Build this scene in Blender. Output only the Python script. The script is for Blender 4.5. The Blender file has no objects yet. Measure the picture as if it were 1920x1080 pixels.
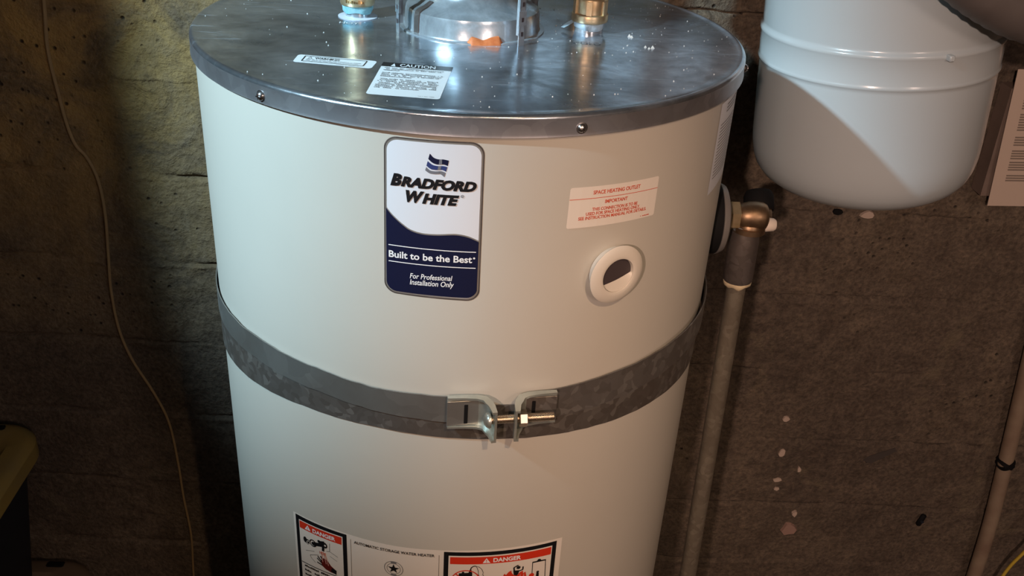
import bpy, math, random
import numpy as np
from mathutils import Vector, Matrix

random.seed(7)
rng = np.random.default_rng(7)
scene = bpy.context.scene
COL = scene.collection
H = 1.45            # height of the heater's lid above the floor
R = 0.2810          # heater jacket radius
WALL_Y = 0.42       # face of the concrete wall behind the heater

# ------------------------------------------------------------------ camera
f_px = 1800.4
fw = Vector((0.05089786, 0.87264434, -0.48569669))
cr = Vector((0.99810339, -0.02758476, 0.05503361))
cu = Vector((-0.03462694, 0.4875766, 0.87239328))
cam_data = bpy.data.cameras.new("camera")
cam_data.sensor_width = 36.0
cam_data.lens = f_px / 1920.0 * 36.0
cam_data.clip_start = 0.02
cam = bpy.data.objects.new("camera", cam_data)
COL.objects.link(cam)
M = Matrix.Identity(4)
for i in range(3):
    M[i][0] = cr[i]; M[i][1] = cu[i]; M[i][2] = -fw[i]
M[0][3], M[1][3], M[2][3] = 0.0, -1.0176, H + 0.2527
cam.matrix_world = M
scene.camera = cam

# ------------------------------------------------------------------ exposure, world, lamps
vs = scene.view_settings
vs.view_transform = 'Standard'
vs.look = 'None'
vs.gamma = 1.0
vs.use_curve_mapping = False
vs.exposure = 0.0
world = bpy.data.worlds.new("world")
scene.world = world
world.use_nodes = True
bg = world.node_tree.nodes["Background"]
bg.inputs[0].default_value = (0.9, 0.75, 0.62, 1)
bg.inputs[1].default_value = 0.02


def lamp(name, kind, loc, power, color, radius, target=None, angle=None, blend=0.5):
    ld = bpy.data.lights.new(name, kind)
    ld.energy = power
    ld.color = color
    ld.shadow_soft_size = radius
    o = bpy.data.objects.new(name, ld)
    COL.objects.link(o)
    o.location = loc
    if target is not None:
        o.rotation_euler = (Vector(target) - Vector(loc)).to_track_quat('-Z', 'Y').to_euler()
    if angle:
        ld.spot_size = math.radians(angle)
        ld.spot_blend = blend
    return o


lamp("work_light", 'SPOT', (-1.15, -0.965, H + 0.97), 245, (0.62, 0.88, 1.0), 0.027,
     (-0.616, -0.372, H + 0.385), 37, 0.8)
lamp("ceiling_bulb", 'SPOT', (0.32, -1.42, H + 0.92), 39, (1.0, 0.67, 0.40), 0.012,
     (0.12, -0.24, H - 0.62), 38, 0.85)
lamp("far_bulb", 'SPOT', (-0.62, -2.5, H + 0.8), 150, (1.0, 0.68, 0.53), 0.03,
     (1.02, 0.35, H - 0.5), 35, 0.7)

lamp("ambient_fill", 'POINT', (1.5, -3.2, H + 0.95), 46, (1.0, 0.74, 0.62), 0.25)  # soft fill lamp added to lift the dark left wall

# ------------------------------------------------------------------ materials
def new_mat(name):
    m = bpy.data.materials.new(name)
    m.use_nodes = True
    return m, m.node_tree.nodes, m.node_tree.links, m.node_tree.nodes["Principled BSDF"]


def C4(c):
    return (c[0], c[1], c[2], 1.0)


def ramp(ns, ls, src, stops):
    n = ns.new("ShaderNodeValToRGB")
    el = n.color_ramp.elements
    el[0].position, el[0].color = stops[0][0], C4(stops[0][1])
    el[1].position, el[1].color = stops[-1][0], C4(stops[-1][1])
    for p, c in stops[1:-1]:
        e = el.new(p)
        e.color = C4(c)
    ls.new(src, n.inputs[0])
    return n.outputs[0]


def noise(ns, ls, scale, detail=4, rough=0.55, stretch=None, distort=0.0):
    tc = ns.new("ShaderNodeTexCoord")
    src = tc.outputs["Object"]
    if stretch:
        mp = ns.new("ShaderNodeMapping")
        mp.inputs["Scale"].default_value = stretch
        ls.new(src, mp.inputs[0])
        src = mp.outputs[0]
    n = ns.new("ShaderNodeTexNoise")
    n.inputs["Scale"].default_value = scale
    n.inputs["Detail"].default_value = detail
    n.inputs["Roughness"].default_value = rough
    n.inputs["Distortion"].default_value = distort
    ls.new(src, n.inputs["Vector"])
    return n.outputs["Fac"]


def mixc(ns, ls, fac, a, b, mode='MIX'):
    n = ns.new("ShaderNodeMix")
    n.data_type = 'RGBA'
    n.blend_type = mode
    for sock, v in ((n.inputs[0], fac), (n.inputs[6], a), (n.inputs[7], b)):
        if isinstance(v, (int, float)):
            sock.default_value = v
        elif isinstance(v, tuple):
            sock.default_value = C4(v)
        else:
            ls.new(v, sock)
    return n.outputs[2]


def bump(ns, ls, b, height, strength, dist=0.002):
    n = ns.new("ShaderNodeBump")
    n.inputs["Strength"].default_value = strength
    n.inputs["Distance"].default_value = dist
    ls.new(height, n.inputs["Height"])
    ls.new(n.outputs[0], b.inputs["Normal"])


def simple(name, c, rough=0.5, metal=0.0, var=0.0, vscale=30, coat=0.0, c2=None, stretch=None, bmp=0.0):
    m, ns, ls, b = new_mat(name)
    b.inputs["Roughness"].default_value = rough
    b.inputs["Metallic"].default_value = metal
    if coat:
        b.inputs["Coat Weight"].default_value = coat
        b.inputs["Coat Roughness"].default_value = 0.12
    if var or c2:
        n = noise(ns, ls, vscale, stretch=stretch)
        lo = c2 if c2 else tuple(x * (1 - var) for x in c)
        ls.new(ramp(ns, ls, n, [(0.3, lo), (0.7, c)]), b.inputs["Base Color"])
        if bmp:
            bump(ns, ls, b, n, bmp)
    else:
        b.inputs["Base Color"].default_value = C4(c)
    return m


MAT = {}
MAT['enamel'] = simple("jacket_enamel", (0.52, 0.50, 0.455), 0.42, var=0.04, vscale=6)
MAT['tank_enamel'] = simple("tank_enamel", (0.53, 0.60, 0.635), 0.22, var=0.03, vscale=8, coat=0.5)
MAT['cream'] = simple("cream_plastic", (0.64, 0.60, 0.54), 0.45)
MAT['white_vinyl'] = simple("white_vinyl", (0.66, 0.69, 0.76), 0.4)
MAT['paper_vinyl'] = simple("sticker_white", (0.74, 0.69, 0.64), 0.5)
MAT['lid_vinyl'] = simple("lid_sticker_white", (0.70, 0.74, 0.78), 0.45)
MAT['navy'] = simple("navy_print", (0.007, 0.009, 0.034), 0.38)
MAT['black'] = simple("black_print", (0.006, 0.006, 0.008), 0.45)
MAT['grey_ink'] = simple("grey_print", (0.17, 0.17, 0.18), 0.5)
MAT['red'] = simple("red_print", (0.62, 0.035, 0.012), 0.45)
MAT['red_ink'] = simple("red_ink", (0.58, 0.085, 0.035), 0.5)
MAT['dark_red'] = simple("dark_red_print", (0.12, 0.010, 0.008), 0.5)
MAT['pink'] = simple("pink_print", (0.62, 0.30, 0.25), 0.5)
MAT['silver_edge'] = simple("silver_edge", (0.42, 0.39, 0.36), 0.35, 0.6)
MAT['silver_ink'] = simple("silver_ink", (0.30, 0.31, 0.36), 0.3, 0.5)
MAT['flag_blue'] = simple("flag_blue", (0.035, 0.05, 0.16), 0.3)
MAT['white_ink'] = simple("white_ink", (0.80, 0.81, 0.84), 0.45)
MAT['rubber'] = simple("black_rubber", (0.008, 0.008, 0.009), 0.75)
MAT['rubber'].node_tree.nodes["Principled BSDF"].inputs["Specular IOR Level"].default_value = 0.12
MAT["brass"] = simple("brass", (0.68, 0.55, 0.36), 0.38, 0.8, c2=(0.52, 0.39, 0.22), vscale=90, bmp=0.12)
MAT['old_brass'] = simple("tarnished_brass", (0.36, 0.25, 0.155), 0.42, 0.9, c2=(0.21, 0.135, 0.085), vscale=60, bmp=0.15)
MAT['bright_brass'] = simple("bright_brass", (0.80, 0.52, 0.22), 0.25, 1.0)
MAT['tealseal'] = simple("teal_sealant", (0.16, 0.42, 0.50), 0.55, c2=(0.35, 0.58, 0.64), vscale=120, bmp=0.4)
MAT['foil'] = simple("blue_white_tape", (0.62, 0.74, 0.82), 0.35, 0.3, c2=(0.35, 0.5, 0.62), vscale=110, bmp=0.4)
MAT['orange'] = simple("orange_sealant", (0.62, 0.19, 0.065), 0.6, c2=(0.50, 0.12, 0.03), vscale=150, bmp=0.3)
MAT['zinc_plate'] = simple("zinc_plate", (0.62, 0.66, 0.62), 0.34, 0.75, c2=(0.48, 0.53, 0.50), vscale=60)
MAT['bolt'] = simple("zinc_bolt", (0.72, 0.64, 0.55), 0.3, 1.0)
MAT['screw'] = simple("screw_steel", (0.6, 0.6, 0.62), 0.25, 1.0)
MAT['white_tag'] = simple("white_plastic_tip", (0.75, 0.66, 0.58), 0.5)
MAT['tape'] = simple("thread_tape", (0.72, 0.60, 0.40), 0.6)
MAT['grey_plate'] = simple("grey_plate", (0.17, 0.16, 0.155), 0.5, var=0.1, vscale=40)
MAT['dark_hole'] = simple("dark_interior", (0.055, 0.042, 0.045), 0.5)
MAT['wire'] = simple("tan_wire", (0.36, 0.25, 0.13), 0.6, var=0.15, vscale=40)
MAT['yellow_wire'] = simple("yellow_cord", (0.55, 0.40, 0.05), 0.5)
MAT['copper_tan'] = simple("weathered_conduit", (0.36, 0.285, 0.21), 0.5, 0.2, c2=(0.25, 0.175, 0.13), vscale=18)
MAT['grey_hose'] = simple("grey_hose", (0.13, 0.115, 0.11), 0.5, var=0.2, vscale=30)
MAT['yellow_lid'] = simple("yellow_tote_lid", (0.38, 0.255, 0.06), 0.5, c2=(0.26, 0.19, 0.085), vscale=9)
MAT['tote_black'] = simple("dark_tote_plastic", (0.012, 0.016, 0.026), 0.5)
MAT['tan_lid'] = simple("brown_tote_lid", (0.16, 0.11, 0.075), 0.6)
MAT['sheet'] = simple("paper_sheet", (0.55, 0.45, 0.38), 0.7)
MAT['booklet'] = simple("brown_booklet", (0.22, 0.165, 0.14), 0.65, var=0.25, vscale=25)
MAT['faded_ink'] = simple("faded_ink", (0.22, 0.18, 0.15), 0.7)
MAT['flake'] = simple("plaster_flake", (0.48, 0.38, 0.32), 0.8)
MAT['pink_flake'] = simple("pink_plaster_flake", (0.30, 0.19, 0.16), 0.8)
MAT['tar'] = simple("tar_smear", (0.06, 0.05, 0.045), 0.7)
MAT['dust'] = simple("white_dust", (0.6, 0.6, 0.58), 0.8)
MAT['pale_reflector'] = simple("pale_reflector", (0.66, 0.72, 0.78), 0.5, var=0.35, vscale=5)
MAT['foam'] = simple("dark_foam", (0.045, 0.040, 0.040), 0.9)
MAT['floor'] = simple("concrete_floor", (0.20, 0.17, 0.14), 0.8, var=0.3, vscale=5)
MAT['ceiling'] = simple("plank_ceiling", (0.46, 0.39, 0.32), 0.8, var=0.35, vscale=4, stretch=(1, 8, 1))
MAT['room_wall'] = simple("room_concrete", (0.32, 0.27, 0.22), 0.85, var=0.35, vscale=4)


def lid_material(name, base, r0, r1, metal):
    m, ns, ls, b = new_mat(name)
    b.inputs["Metallic"].default_value = metal
    n1 = noise(ns, ls, 9, 6, 0.65, distort=0.4)
    n2 = noise(ns, ls, 13, 7, 0.7, stretch=(1, 1.5, 1), distort=1.6)
    n3 = noise(ns, ls, 260, 2, 0.5, stretch=(1, 0.25, 1))
    c1 = ramp(ns, ls, n1, [(0.36, tuple(x * 0.45 for x in base)), (0.60, base)])
    c2 = ramp(ns, ls, n2, [(0.35, (0.72, 0.72, 0.72)), (0.62, (1, 1, 1))])
    ls.new(mixc(ns, ls, 1.0, c1, c2, 'MULTIPLY'), b.inputs["Base Color"])
    # pale scuffs and scratches
    tc = ns.new("ShaderNodeTexCoord"); mp = ns.new("ShaderNodeMapping")
    mp.inputs["Rotation"].default_value = (0, 0, 0.5); mp.inputs["Scale"].default_value = (5, 42, 5)
    ls.new(tc.outputs["Object"], mp.inputs[0])
    sn = ns.new("ShaderNodeTexNoise"); sn.inputs["Scale"].default_value = 2.2; sn.inputs["Detail"].default_value = 5; sn.inputs["Distortion"].default_value = 1.0
    ls.new(mp.outputs[0], sn.inputs["Vector"])
    sc_ = mixc(ns, ls, 1.0, ramp(ns, ls, sn.outputs["Fac"], [(0.60, (0, 0, 0)), (0.72, (0.75,) * 3)]), ramp(ns, ls, n1, [(0.42, (0.1,) * 3), (0.62, (1, 1, 1))]), 'MULTIPLY')
    dif = ns.new("ShaderNodeMath"); dif.operation = 'MULTIPLY_ADD'
    ls.new(sc_, dif.inputs[0]); dif.inputs[1].default_value = -0.35; dif.inputs[2].default_value = metal
    ls.new(dif.outputs[0], b.inputs["Metallic"])
    rr = ramp(ns, ls, n2, [(0.30, (r1,) * 3), (0.66, (r0,) * 3)])
    ls.new(rr, b.inputs["Roughness"])
    mx = ns.new("ShaderNodeMath"); mx.operation = 'MULTIPLY_ADD'
    ls.new(n3, mx.inputs[0]); mx.inputs[1].default_value = 0.06
    ls.new(n1, mx.inputs[2])
    bump(ns, ls, b, mx.outputs[0], 0.10, 0.004)
    return m


MAT['lid'] = lid_material("galvanised_lid", (0.66, 0.74, 0.84), 0.14, 0.30, 0.90)
MAT['sheet_metal'] = lid_material("bright_sheet_metal", (0.70, 0.78, 0.86), 0.18, 0.28, 0.65)


def spangle(name, ca, cb, cc, rough, metal, scale=45):
    m, ns, ls, b = new_mat(name)
    tc = ns.new("ShaderNodeTexCoord")
    v = ns.new("ShaderNodeTexVoronoi")
    v.inputs["Scale"].default_value = scale
    nz = ns.new("ShaderNodeTexNoise"); nz.inputs["Scale"].default_value = 40
    ls.new(tc.outputs["Object"], nz.inputs["Vector"])
    add = ns.new("ShaderNodeVectorMath"); add.operation = 'MULTIPLY_ADD'
    ls.new(nz.outputs["Color"], add.inputs[0]); add.inputs[1].default_value = (0.02, 0.02, 0.02)
    ls.new(tc.outputs["Object"], add.inputs[2])
    ls.new(add.outputs[0], v.inputs["Vector"])
    sep = ns.new("ShaderNodeSeparateColor")
    ls.new(v.outputs["Color"], sep.inputs[0])
    col = ramp(ns, ls, sep.outputs[0], [(0.05, ca), (0.70, cb), (0.99, cc)])
    n = noise(ns, ls, 14, 5, 0.6)
    col2 = mixc(ns, ls, ramp(ns, ls, n, [(0.4, (0, 0, 0)), (0.75, (0.40,) * 3)]), col, (0.17, 0.130, 0.105))
    ls.new(col2, b.inputs["Base Color"])
    b.inputs["Metallic"].default_value = metal
    b.inputs["Roughness"].default_value = rough
    bump(ns, ls, b, sep.outputs[0], 0.06, 0.001)
    return m


MAT['strap_dark'] = spangle("dark_spangled_strap", (0.15, 0.135, 0.125), (0.19, 0.175, 0.165), (0.29, 0.275, 0.26), 0.45, 0.65, 130)
MAT['strap_grey'] = spangle("grey_galvanised_strap", (0.30, 0.30, 0.29), (0.34, 0.34, 0.33), (0.40, 0.40, 0.39), 0.42, 0.75, 30)
MAT['strap_mid'] = spangle("mid_grey_galvanised_strap", (0.20, 0.19, 0.185), (0.25, 0.24, 0.235), (0.34, 0.33, 0.32), 0.45, 0.7, 110)
MAT['skirt'] = spangle("lid_skirt_metal", (0.36, 0.37, 0.41), (0.40, 0.41, 0.45), (0.45, 0.46, 0.50), 0.36, 0.8, 60)
MAT['pipe_steel'] = spangle("weathered_galvanised_pipe", (0.33, 0.29, 0.235), (0.38, 0.34, 0.275), (0.45, 0.40, 0.33), 0.36, 0.72, 150)
MAT['coupling'] = spangle("dark_galvanised_coupling", (0.12, 0.105, 0.10), (0.145, 0.125, 0.12), (0.18, 0.16, 0.155), 0.45, 0.6, 120)


def wall_material():
    m, ns, ls, b = new_mat("board_formed_concrete")
    b.inputs["Roughness"].default_value = 0.88
    n1 = noise(ns, ls, 3.2, 6, 0.6, distort=0.5)
    n2 = noise(ns, ls, 24, 6, 0.68, distort=0.6)
    n3 = noise(ns, ls, 140, 3, 0.6)
    n4 = noise(ns, ls, 6, 6, 0.72, stretch=(0.8, 1, 1.0), distort=0.8)
    base = ramp(ns, ls, n1, [(0.30, (0.084, 0.064, 0.050)), (0.52, (0.118, 0.091, 0.069)), (0.72, (0.158, 0.123, 0.086))])
    mot = ramp(ns, ls, n2, [(0.30, (0.62, 0.58, 0.56)), (0.55, (1, 1, 1)), (0.78, (1.35, 1.32, 1.25))])
    col = mixc(ns, ls, 0.85, base, mot, 'MULTIPLY')
    col = mixc(ns, ls, 1.0, col, ramp(ns, ls, n3, [(0.32, (0.66, 0.65, 0.64)), (0.5, (1, 1, 1)), (0.70, (1.4, 1.38, 1.32))]), 'MULTIPLY')
    crust = ramp(ns, ls, n4, [(0.60, (0, 0, 0)), (0.70, (0.55,) * 3)])
    col = mixc(ns, ls, crust, col, (0.18, 0.145, 0.095))
    # lime and rust crust at upper left, lightened to build up the lamp-lit patch
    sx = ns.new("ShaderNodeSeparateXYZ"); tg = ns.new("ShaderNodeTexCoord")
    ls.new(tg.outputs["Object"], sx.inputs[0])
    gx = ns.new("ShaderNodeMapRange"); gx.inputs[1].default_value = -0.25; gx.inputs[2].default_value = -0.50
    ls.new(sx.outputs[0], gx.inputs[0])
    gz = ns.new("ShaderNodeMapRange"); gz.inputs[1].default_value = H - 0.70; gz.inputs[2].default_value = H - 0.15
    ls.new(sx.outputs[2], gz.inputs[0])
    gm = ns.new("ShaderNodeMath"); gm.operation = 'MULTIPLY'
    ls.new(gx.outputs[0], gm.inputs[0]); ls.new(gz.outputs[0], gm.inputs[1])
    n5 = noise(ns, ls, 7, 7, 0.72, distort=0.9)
    lit_lime = mixc(ns, ls, 1.0, gm.outputs[0], ramp(ns, ls, n5, [(0.36, (0.15,) * 3), (0.60, (1, 1, 1))]), 'MULTIPLY')
    col = mixc(ns, ls, lit_lime, col, mixc(ns, ls, n2, (0.26, 0.155, 0.05), (0.54, 0.36, 0.13)))
    # small dark pits
    tc = ns.new("ShaderNodeTexCoord")
    v = ns.new("ShaderNodeTexVoronoi"); v.inputs["Scale"].default_value = 58
    v.inputs["Randomness"].default_value = 1.0
    ls.new(tc.outputs["Object"], v.inputs["Vector"])
    pit = ramp(ns, ls, v.outputs["Distance"], [(0.06, (1, 1, 1)), (0.20, (0, 0, 0))])
    gate = ramp(ns, ls, n1, [(0.52, (0, 0, 0)), (0.60, (0.9, 0.9, 0.9))])
    pg = mixc(ns, ls, 1.0, pit, gate, 'MULTIPLY')
    col = mixc(ns, ls, pg, col, (0.02, 0.015, 0.012))
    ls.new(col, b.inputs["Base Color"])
    a = ns.new("ShaderNodeMath"); a.operation = 'MULTIPLY_ADD'
    ls.new(n3, a.inputs[0]); a.inputs[1].default_value = 0.7
    ls.new(n2, a.inputs[2])
    s = ns.new("ShaderNodeMath"); s.operation = 'SUBTRACT'
    ls.new(a.outputs[0], s.inputs[0]); ls.new(pg, s.inputs[1])
    bump(ns, ls, b, s.outputs[0], 0.85, 0.006)
    return m


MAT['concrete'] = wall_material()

# ------------------------------------------------------------------ object helpers
def make(name, verts, faces, mats, parent=None, fmat=None, smooth=40, loc=None, matrix=None):
    me = bpy.data.meshes.new(name)
    me.from_pydata([tuple(v) for v in verts], [], [tuple(f) for f in faces])
    if not isinstance(mats, (list, tuple)):
        mats = [mats]
    for m in mats:
        me.materials.append(MAT[m] if isinstance(m, str) else m)
    if fmat is not None:
        me.polygons.foreach_set("material_index", fmat)
    if smooth:
        me.polygons.foreach_set("use_smooth", [True] * len(me.polygons))
        me.set_sharp_from_angle(angle=math.radians(smooth))
    me.update()
    o = bpy.data.objects.new(name, me)
    COL.objects.link(o)
    if parent is not None:
        o.parent = parent
    if loc is not None:
        o.location = loc
    if matrix is not None:
        o.matrix_local = matrix
    return o


def empty(name, loc=(0, 0, 0), rot=(0, 0, 0)):
    o = bpy.data.objects.new(name, None)
    o.empty_display_size = 0.1
    COL.objects.link(o)
    o.location = loc
    o.rotation_euler = rot
    return o


def tag(o, label=None, cat=None, group=None, kind=None):
    if label: o["label"] = label
    if cat: o["category"] = cat
    if group: o["group"] = group
    if kind: o["kind"] = kind
    return o


class MB:
    """collects shapes into one mesh"""
    def __init__(s):
        s.v, s.f, s.m = [], [], []

    def add(s, verts, faces, mi=0):
        b = len(s.v)
        s.v += [tuple(x) for x in verts]
        s.f += [tuple(b + i for i in q) for q in faces]
        s.m += [mi] * len(faces)
        return s

    def lathe(s, prof, n=48, mi=0, mat=None, cap=False):
        vs_, fs = [], []
        for r, z in prof:
            for k in range(n):
                a = 2 * math.pi * k / n
                vs_.append((r * math.cos(a), r * math.sin(a), z))
        for i in range(len(prof) - 1):
            for k in range(n):
                k2 = (k + 1) % n
                fs.append((i * n + k, i * n + k2, (i + 1) * n + k2, (i + 1) * n + k))
        if cap:
            fs.append(tuple(reversed(range(n))))
            fs.append(tuple((len(prof) - 1) * n + k for k in range(n)))
        if mat is not None:
            vs_ = [tuple(mat @ Vector(q)) for q in vs_]
        return s.add(vs_, fs, mi)

    def tube(s, pts, r, n=12, mi=0, caps=True):
        pts = [Vector(p) for p in pts]
        vs_, fs = [], []
        up = Vector((0.13, 0.91, 0.39)).normalized()
        for i, p in enumerate(pts):
            t = (pts[min(i + 1, len(pts) - 1)] - pts[max(i - 1, 0)]).normalized()
            a = t.cross(up)
            if a.length < 1e-3:
                a = t.cross(Vector((1, 0, 0)))
            a.normalize()
            b = t.cross(a)
            rr = r[i] if isinstance(r, (list, tuple)) else r
            for k in range(n):
                q = 2 * math.pi * k / n
                vs_.append(p + a * math.cos(q) * rr + b * math.sin(q) * rr)
        for i in range(len(pts) - 1):
            for k in range(n):
                k2 = (k + 1) % n
                fs.append((i * n + k, (i + 1) * n + k, (i + 1) * n + k2, i * n + k2))
        if caps:
            fs.append(tuple(range(n)))
            fs.append(tuple(reversed([(len(pts) - 1) * n + k for k in range(n)])))
        return s.add(vs_, fs, mi)

    def box(s, x0, x1, y0, y1, z0, z1, mi=0, mat=None, bev=0.0):
        if bev:
            # rounded-edge box: chamfered prism built from inset rings
            ring = lambda i, z: [(x0 + i, y0 + bev, z), (x0 + bev, y0 + i, z), (x1 - bev, y0 + i, z), (x1 - i, y0 + bev, z),
                                 (x1 - i, y1 - bev, z), (x1 - bev, y1 - i, z), (x0 + bev, y1 - i, z), (x0 + i, y1 - bev, z)]
            e = bev * 0.6
            rings = [ring(e, z0), ring(0, z0 + e), ring(0, z1 - e), ring(e, z1)]
            vs_ = [q for r_ in rings for q in r_]
            fs = [tuple(reversed(range(8))), tuple(24 + k for k in range(8))]
            for i in range(3):
                for k in range(8):
                    k2 = (k + 1) % 8
                    fs.append((i * 8 + k, i * 8 + k2, i * 8 + 8 + k2, i * 8 + 8 + k))
        else:
            vs_ = [(x0, y0, z0), (x1, y0, z0), (x1, y1, z0), (x0, y1, z0), (x0, y0, z1), (x1, y0, z1), (x1, y1, z1), (x0, y1, z1)]
            fs = [(0, 3, 2, 1), (4, 5, 6, 7), (0, 1, 5, 4), (1, 2, 6, 5), (2, 3, 7, 6), (3, 0, 4, 7)]
        if mat is not None:
            vs_ = [tuple(mat @ Vector(q)) for q in vs_]
        return s.add(vs_, fs, mi)

    def build(s, name, mats, parent=None, smooth=40, **k):
        return make(name, s.v, s.f, mats, parent, s.m, smooth, **k)


def arc_profile(cx, cz, r, a0, a1, n=6):
    return [(cx + r * math.cos(math.radians(a0 + (a1 - a0) * i / n)), cz + r * math.sin(math.radians(a0 + (a1 - a0) * i / n))) for i in range(n + 1)]


def catmull(pts, n=8):
    pts = [Vector(p) for p in pts]
    out = []
    for i in range(len(pts) - 1):
        p0, p1, p2, p3 = pts[max(i - 1, 0)], pts[i], pts[i + 1], pts[min(i + 2, len(pts) - 1)]
        for k in range(n):
            t = k / n
            out.append(0.5 * ((2 * p1) + (p2 - p0) * t + (2 * p0 - 5 * p1 + 4 * p2 - p3) * t * t + (3 * p1 - p0 - 3 * p2 + p3) * t ** 3))
    out.append(pts[-1])
    return out


# ---- flat print: letters become thin meshes that follow the surface they are printed on
_text_cache = {}


def text_mesh(body, bold=0.0, shear=0.0):
    key = (body, bold, shear)
    if key in _text_cache:
        return _text_cache[key]
    cu_ = bpy.data.curves.new("t", 'FONT')
    cu_.body = body
    cu_.size = 1.0
    cu_.offset = bold
    cu_.shear = shear
    cu_.resolution_u = 3
    o = bpy.data.objects.new("t", cu_)
    COL.objects.link(o)
    dg = bpy.context.evaluated_depsgraph_get()
    me = bpy.data.meshes.new_from_object(o.evaluated_get(dg))
    v = np.array([q.co[:2] for q in me.vertices])
    f = [tuple(p.vertices) for p in me.polygons]
    bpy.data.objects.remove(o)
    bpy.data.curves.remove(cu_)
    bpy.data.meshes.remove(me)
    lo, hi = v.min(0), v.max(0)
    # letters that hang below the line keep their tails under the baseline
    base = 0.0 if lo[1] < -0.08 else lo[1]
    cap = hi[1]
    v = np.stack([(v[:, 0] - lo[0]) / (hi[0] - lo[0]), (v[:, 1] - base) / (cap - base)], 1)
    _text_cache[key] = (v, f)
    return v, f


class Print:
    """shapes in millimetres (u along the surface, v upwards) laid on a curved or flat carrier"""
    def __init__(s, place):
        s.place = place
        s.mb = MB()

    def poly(s, pts, mi=0, layer=1):
        s.mb.add([s.place(u, v, layer) for u, v in pts], [tuple(range(len(pts)))], mi)

    def strip(s, lower, upper, mi=0, layer=1):
        """lower/upper: equal-length lists of (u,v); columns between them"""
        n = len(lower)
        vs_ = [s.place(u, v, layer) for u, v in lower] + [s.place(u, v, layer) for u, v in upper]
        s.mb.add(vs_, [(i, i + 1, n + i + 1, n + i) for i in range(n - 1)], mi)

    def quad(s, a, b, c, d, mi=0, layer=1, n=12):
        """a,b lower edge left to right; d,c upper edge left to right"""
        L = lambda p, q, t: (p[0] + (q[0] - p[0]) * t, p[1] + (q[1] - p[1]) * t)
        s.strip([L(a, b, i / n) for i in range(n + 1)], [L(d, c, i / n) for i in range(n + 1)], mi, layer)

    def line(s, pts, w, mi=0, layer=2):
        for p, q in zip(pts[:-1], pts[1:]):
            dx, dy = q[0] - p[0], q[1] - p[1]
            l = math.hypot(dx, dy) or 1
            nx, ny = -dy / l * w / 2, dx / l * w / 2
            n = max(1, int(l / 8))
            s.quad((p[0] - nx, p[1] - ny), (q[0] - nx, q[1] - ny), (q[0] + nx, q[1] + ny), (p[0] + nx, p[1] + ny), mi, layer, n)

    def disc(s, c, r, mi=0, layer=2, n=20, ry=None):
        s.poly([(c[0] + r * math.cos(2 * math.pi * k / n), c[1] + (ry or r) * math.sin(2 * math.pi * k / n)) for k in range(n)], mi, layer)

    def ring(s, c, r, w, mi=0, layer=2, n=32, a0=0, a1=360):
        A = [math.radians(a0 + (a1 - a0) * k / n) for k in range(n + 1)]
        s.strip([(c[0] + (r - w) * math.cos(a), c[1] + (r - w) * math.sin(a)) for a in A],
                [(c[0] + r * math.cos(a), c[1] + r * math.sin(a)) for a in A], mi, layer)

    def text(s, body, p0, p1, h, mi=0, layer=3, bold=0.0, shear=0.0):
        v, f = text_mesh(body, bold, shear)
        p0, p1 = np.array(p0, float), np.array(p1, float)
        d = p1 - p0
        out = [s.place(p0[0] + d[0] * a, p0[1] + d[1] * a + h * b, layer) for a, b in v]
        s.mb.add(out, f, mi)

    def scribble(s, p0, p1, h, mi=0, layer=3, seed=0):
        """print too small to read: a row of word-sized marks"""
        r = random.Random(seed)
        L = math.hypot(p1[0] - p0[0], p1[1] - p0[1])
        ux, uy = (p1[0] - p0[0]) / L, (p1[1] - p0[1]) / L
        t = 0
        while t < L - h:
            w = min(h * r.uniform(0.45, 0.8), L - t)
            hh = h * r.uniform(0.6, 1.0)
            if r.random() < 0.82:
                a = (p0[0] + ux * t, p0[1] + uy * t); b = (p0[0] + ux * (t + w), p0[1] + uy * (t + w))
                s.poly([a, b, (b[0] - uy * hh, b[1] + ux * hh), (a[0] - uy * hh, a[1] + ux * hh)], mi, layer)
            t += w + h * 0.18

    def build(s, name, mats, parent):
        o = s.mb.build(name, mats, parent, smooth=0)
        if "lettering" in name:         # print: letters too small to pick apart
            o["kind"] = "stuff"
        return o


def on_jacket(u, v, layer):
    a = u / 280.0
    r = R + 0.0002 + 0.00018 * layer
    return (r * math.sin(a), -r * math.cos(a), H + v / 1000.0)


def on_lid(u, v, layer):
    return (u / 1000.0, v / 1000.0, H + 0.0001 + 0.00015 * layer)


def jacket_frame(az_deg, z):
    """matrix whose x runs along the jacket, y up, z outwards, origin on the jacket"""
    a = math.radians(az_deg)
    x = Vector((math.cos(a), math.sin(a), 0))
    n = Vector((math.sin(a), -math.cos(a), 0))
    m = Matrix.Identity(4)
    for i in range(3):
        m[i][0] = x[i]; m[i][1] = (0, 0, 1)[i]; m[i][2] = n[i]
    m.translation = n * R + Vector((0, 0, H + z))
    return m


# ------------------------------------------------------------------ the room
def vnoise(x, z, s, seed):
    r = np.random.default_rng(seed)
    g = r.random((256, 256))
    x = np.asarray(x) / s + 57.3
    z = np.asarray(z) / s + 91.7
    xi, zi = np.floor(x).astype(int), np.floor(z).astype(int)
    fx, fz = x - xi, z - zi
    fx, fz = fx * fx * (3 - 2 * fx), fz * fz * (3 - 2 * fz)
    G = lambda a, b: g[a % 256, b % 256]
    return (G(xi, zi) * (1 - fx) + G(xi + 1, zi) * fx) * (1 - fz) + (G(xi, zi + 1) * (1 - fx) + G(xi + 1, zi + 1) * fx) * fz


ROOM_X0, ROOM_X1, ROOM_Y0, CEIL = -2.3, 2.3, -3.6, 2.72
seams = [-0.374 - 0.157 * k for k in range(-6, 7)]


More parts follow.
